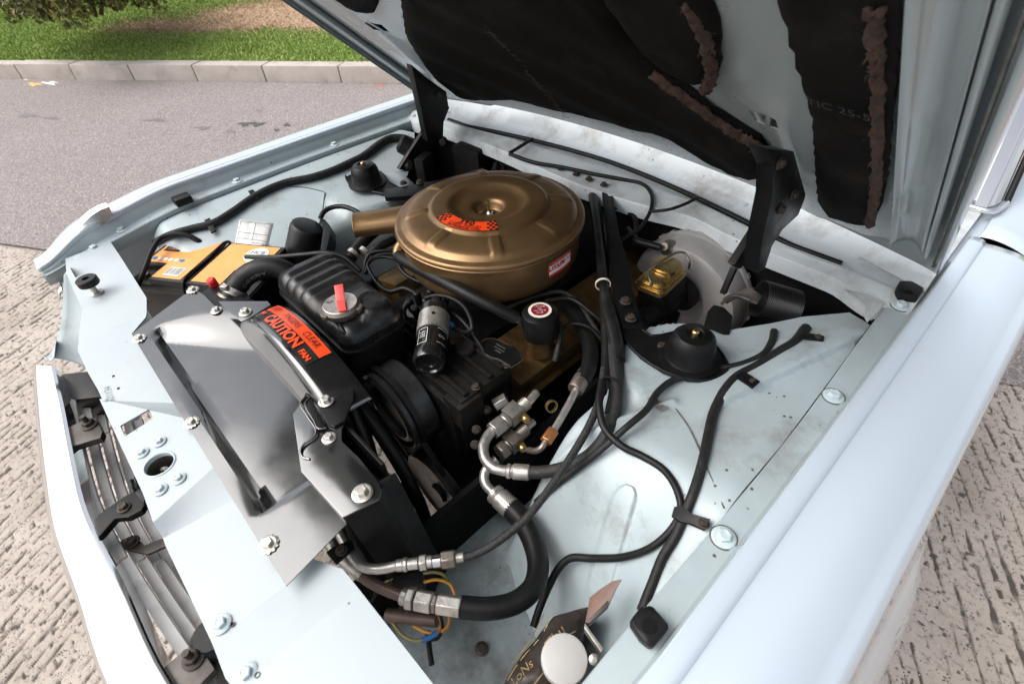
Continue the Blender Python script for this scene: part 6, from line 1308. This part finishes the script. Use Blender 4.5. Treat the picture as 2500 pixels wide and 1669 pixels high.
fm = empty('wiring_loom', tuple(S(700, 450, -1)), 'black wiring loom along the inner wing above the battery', 'wiring loom')
ts('loom', [(1010, 348), (985, 338), (955, 338), (930, 350), (890, 380), (850, 400), (810, 418), (760, 434), (700, 446), (650, 465), (610, 488), (570, 516), (520, 545), (470, 558), (420, 572), (380, 592)], 9.5, M['tape'], fm, -1, seg=10, n=6)
for px, lab in (([(605, 466), (617, 462), (632, 476), (628, 486), (615, 482)], 'small black clip on the loom behind the data label'), ([(498, 537), (512, 531), (520, 548), (527, 562), (515, 568), (506, 552)], 'black clip on the loom between the data label and battery')): clip(px, lab, -1, .014)
# data label on the far inner wing
dq = [S(*q, -1, .0015) for q in [(573, 597), (651, 609), (666, 545), (585, 536)]]; fq = quadmap(*dq)
dl = mesh_obj('data_label', [fq(u, v) for v in np.linspace(0, 1, 5) for u in np.linspace(0, 1, 5)], [(i * 5 + j, i * 5 + j + 1, (i + 1) * 5 + j + 1, (i + 1) * 5 + j) for i in range(4) for j in range(4)], M['white_label'], None); tag(dl, 'white printed data label on the pale blue inner wing behind the battery', 'label'); md = dl.modifiers.new('t', 'SOLIDIFY'); md.thickness = .0004
bm = bmesh.new()
def dline(u0, v0, u1, v1): bm.faces.new([bm.verts.new(fq(u, v) + np.array([0, 0, .0008])) for u, v in ((u0, v0), (u1, v0), (u1, v1), (u0, v1))])
for u0, v0, u1, v1 in ((.04, .05, .96, .068), (.04, .94, .96, .958), (.04, .05, .055, .95), (.945, .05, .96, .95), (.04, .26, .96, .278), (.04, .50, .96, .518), (.492, .26, .508, .95)): dline(u0, v0, u1, v1)
r_ = np.random.RandomState(2)
for (u0, u1, v0, v1) in ((.08, .46, .55, .90), (.53, .92, .55, .90), (.08, .46, .29, .48), (.53, .92, .29, .48)):
    v = v1
    while v > v0: dline(u0, v, u0 + (u1 - u0) * r_.uniform(.6, 1), v + .008); v -= .045
bm_obj('print_lines', bm, M['grey_ink'], dl, False)
dw = np.linalg.norm(dq[1] - dq[0]); dh = np.linalg.norm(dq[3] - dq[0]); lettering('print', 'AUTOLITE', .010, lambda u, v: fq(.79 + u / dw, .155 + v / dh) + np.array([0, 0, .001]), M['grey_ink'], dl)
# thin hoses on the cowl
cz = tz('washer_hose', [(1244, 376, .012), (1300, 396, .010), (1370, 408, .012), (1450, 425, .014), (1530, 440, .014), (1566, 448, .014), (1588, 468, .012), (1592, 498, .006), (1585, 522, -.004), (1562, 556, -.02), (1515, 588, -.03)], 4.8, M['rubber'], None, seg=10); tag(cz, 'thin black washer hose draped along the cowl', 'hose')
for q, lab in (([(1244, 374, .014), (1270, 358, .020), (1299, 340, .026)], 'black washer tube on the cowl, near the vent step'), ([(1588, 516, .004), (1630, 512, .016), (1668, 500, .022), (1702, 483, .028)], 'black washer tube on the cowl above the brake servo')):
    t_ = tz('washer_tube', q, 4.2, M['rubber'], None, seg=8); tag(t_, lab, 'tube'); lathe('tube_tip', [(.0, -.004), (.005, -.003), (.006, 0), (.005, .003), (0, .004)], Z(*q[-1]), (0, 0, 1), M['rubber'], t_, 12)
tz_ = tz('vent_hose', [(1490, 505, -.03), (1525, 512, -.03), (1548, 530, -.035), (1552, 560, -.05), (1545, 600, -.08)], 7, M['rubber'], None); tag(tz_, 'curved black hose against the bulkhead left of the brake servo', 'hose')
# blower duct and solenoid beside the servo
du_ = empty('air_hose', tuple(Z(1900, 740, -.12)), 'open-ended ribbed black air duct lying beside the brake servo', 'duct')
a, b_ = Z(1852, 728, -.055), Z(1938, 752, -.075); V, F = tube_data([a, a * .75 + b_ * .25, a * .5 + b_ * .5, a * .25 + b_ * .75, b_], pxr(a, 44), 32, 10, .05, False); o = mesh_obj('duct', V, F, M['plastic'], du_, True, 80); md = o.modifiers.new('t', 'SOLIDIFY'); md.thickness = .0025; md.offset = -1
V, F = tube_data([a + (b_ - a) * .7, a + (b_ - a) * .72], pxr(a, 40), 24, 2); mesh_obj('duct_dark', V, F, M['void'], o)  # black plug paints the shade inside the duct
bk = empty('bracket', tuple(Z(1755, 820, -.12)), 'sooty black bracket and linkage at the foot of the servo', 'bracket')
prism('bracket_block', [Z(*q, -.055) for q in [(1728, 758), (1742, 742), (1768, 748), (1790, 770), (1782, 815), (1748, 822), (1722, 800)]], (0, 0, -.07), M['iron'], bk, .005)
prism('bracket_plate', [Z(*q, -.045) for q in [(1765, 726), (1790, 714), (1830, 700), (1862, 722), (1850, 738), (1800, 722), (1775, 738)]], (0, 0, -.006), M['alu_dk'], bk, .002); tz('link_rod', [(1762, 742, -.04), (1775, 726, -.035), (1800, 722, -.035), (1830, 732, -.04)], 4, M['alu_dk'], bk)
lathe('blower', [(0, 0), (.03, 0), (.05, -.01), (.06, -.03), (.06, -.05)], Z(2010, 745, -.16), (0, -.3, 1), M['void'], bk, 28)
# wiring connector low down by the pan
wc = empty('wiring_connector', tuple(Z(990, 1420, -.27)), 'black plug connector with orange and olive wires under the silver fittings', 'connector')
prism('plug', [Z(*q, -.215) for q in [(958, 1402), (1032, 1392), (1034, 1432), (966, 1438)]], (0, 0, -.03), M['plastic'], wc, .004)
for q, m in (([(1030, 1400, -.22), (1060, 1396, -.215), (1085, 1404, -.215), (1094, 1425, -.225)], 'wire_y'), ([(1030, 1422, -.22), (1065, 1414, -.215), (1098, 1425, -.215), (1110, 1450, -.22), (1115, 1475, -.235)], 'wire_o'), ([(960, 1410, -.22), (935, 1425, -.225), (915, 1450, -.24)], 'wire_y'), ([(960, 1420, -.22), (925, 1440, -.23), (905, 1470, -.25)], 'rubber'), ([(1010, 1527, -.25), (1035, 1540, -.24), (1055, 1546, -.235)], 'wire_o'), ([(1070, 1500, -.23), (1078, 1522, -.235), (1068, 1545, -.235)], 'wire_o'), ([(1098, 1502, -.23), (1092, 1528, -.235), (1076, 1542, -.235)], 'wire_o'), ([(955, 1515, -.25), (985, 1550, -.245), (1015, 1563, -.24), (1035, 1560, -.235)], 'wire_y'), ([(1075, 1498, -.22), (1080, 1530, -.235), (1070, 1556, -.24), (1048, 1562, -.24)], 'rubber')): tz('wire', q, 4, M[m], wc, seg=8)
tz('blue_splice', [(1030, 1563, -.235), (1052, 1553, -.235), (1068, 1543, -.235)], 7, M['wire_b'], wc, seg=10)
tz('corrugated_sleeve', [(945, 1500, -.25), (985, 1504, -.245), (1030, 1508, -.24), (1068, 1512, -.235)], 16, M['pipe_br'], wc, seg=14, n=12, rib=.08)
tz('cut_lead', [(1045, 1540, -.25), (1048, 1580, -.25), (1054, 1622, -.25)], 7, M['rubber'], wc)
# lower radiator hose seen through the gap
rh = empty('lower_hose', tuple(Z(1000, 1250, -.5)), 'black lower hose with a bright clamp seen through the gap in front of the pulleys', 'hose')
tz('hose', [(955, 1205, -.32), (985, 1192, -.33), (1000, 1215, -.36), (990, 1260, -.40), (985, 1310, -.45), (1000, 1400, -.5)], 15, M['rubber'], rh, seg=14)
p = Z(996, 1290, -.42); lathe('hose_clamp', [(pxr(p, 16), -.006), (pxr(p, 18), -.006), (pxr(p, 18), .006), (pxr(p, 16), .006)], p, (.2, -.4, -.8), M['chrome_lo'], rh, 24)
# ---------------------------------------------------------------- washer bag
wb = empty('washer_bag', tuple(Z(1330, 1600, -.3)), 'dark vinyl washer fluid bag with gold lettering and a white cap', 'washer bag')
bp_ = [(1206, 1690), (1237, 1627), (1274, 1572), (1303, 1542), (1330, 1505), (1351, 1480), (1386, 1470), (1447, 1454), (1440, 1490), (1429, 1516), (1427, 1555), (1417, 1583), (1380, 1640), (1340, 1700)]
bq_ = [Z(*q, -.115)[:2] for q in bp_]; cen_ = np.mean(bq_, axis=0)
def bagf(x, y):
    d = float(np.sqrt(np.min((DB[:, 0] - x) ** 2 + (DB[:, 1] - y) ** 2))); return (x, y, -.150 + .038 * float(ss(0, .05, d)) ** .7 + .006 * math.sin(60 * x + 25 * y) * float(ss(0, .03, d)) + .004 * math.sin(110 * y - 40 * x) * float(ss(0, .03, d)))
DB = np.array(densify(bq_, .006)); bag = panel('bag', bq_, bagf, M['bag'], wb, .008, thick=.10, nrm=(-.1, .1, -1), sharp=70)
eg = [Z(1440, 1457, -.118), Z(1467, 1435, -.105), Z(1495, 1417, -.095), Z(1519, 1412, -.088), Z(1506, 1434, -.095), Z(1488, 1474, -.105), Z(1458, 1500, -.112), Z(1428, 1520, -.118)]
prism('bag_edge', eg, (0, 0, -.004), M['bag_lt'], wb, .0015)
cpz = Z(1378, 1607, -.060); cp_ = lathe('bag_cap', [(.0245, -.022), (.0262, -.020), (.0268, -.004), (.0258, .0), (.022, .0012), (0, .0012)], cpz, (.10, -.08, 1), M['white_pl'], wb, 40); lathe('bag_neck', [(.018, -.07), (.018, -.022)], cpz, (.1, -.08, 1), M['white_pl'], wb, 24)
def bagmap(a, b_, sz=1.0):
    a = Z(*a, -.112); b_ = Z(*b_, -.112); e = (b_ - a) / np.linalg.norm(b_ - a); f = np.array([-e[1], e[0], 0])
    return lambda u, v: (lambda q: np.array([q[0], q[1], bagf(q[0], q[1])[2] + .0010]))(a + e * u + f * v)
lettering('print', 'Thu', .022, bagmap((1352, 1548), (1385, 1505)), M['gold_ink'], bag, shear=.5, align='CENTER'); lettering('print', 'LoNs', .016, bagmap((1270, 1628), (1292, 1604)), M['gold_ink'], bag, shear=.4)
bm = bmesh.new(); f0 = bagmap((1300, 1600), (1380, 1490))
def swirl(pts, w=.0006):
    C_ = catmull([np.array([*p, 0]) for p in pts], 8)
    for a, b_ in zip(C_[:-1], C_[1:]):
        d = b_ - a; n_ = np.array([-d[1], d[0], 0]); n_ *= w / (np.linalg.norm(n_) + 1e-9); bm.faces.new([bm.verts.new(f0(q[0], q[1])) for q in (a - n_, b_ - n_, b_ + n_, a + n_)])
swirl([(-.05, .012), (-.01, .016), (.03, .013), (.06, .017)]); swirl([(-.045, -.012), (0, -.018), (.04, -.014), (.065, -.02)]); swirl([(-.02, .022), (.02, .021), (.055, .026)]); swirl([(.02, -.024), (.045, -.026), (.06, -.031)])
bm_obj('gold_swirls', bm, M['gold_ink'], bag, False)
prism('bag_bracket', [Z(*q, -.075) for q in [(1428, 1518), (1484, 1463), (1487, 1474), (1440, 1520)]], (0, 0, -.014), M['alu_dk'], wb, .001); prism('bag_bracket', [Z(*q, -.075) for q in [(1428, 1518), (1426, 1532), (1468, 1592), (1474, 1582), (1436, 1530)]], (0, 0, -.014), M['alu'], wb, .001)
lathe('bracket_screw', [(.006, 0), (.006, .004), (.003, .006), (0, .006)], Z(1450, 1608, -.06), (.3, -.3, 1), M['bolt'], wb, 12)
# ---------------------------------------------------------------- tidy up
for o in bpy.data.objects:
    if '_w' in o: del o['_w']
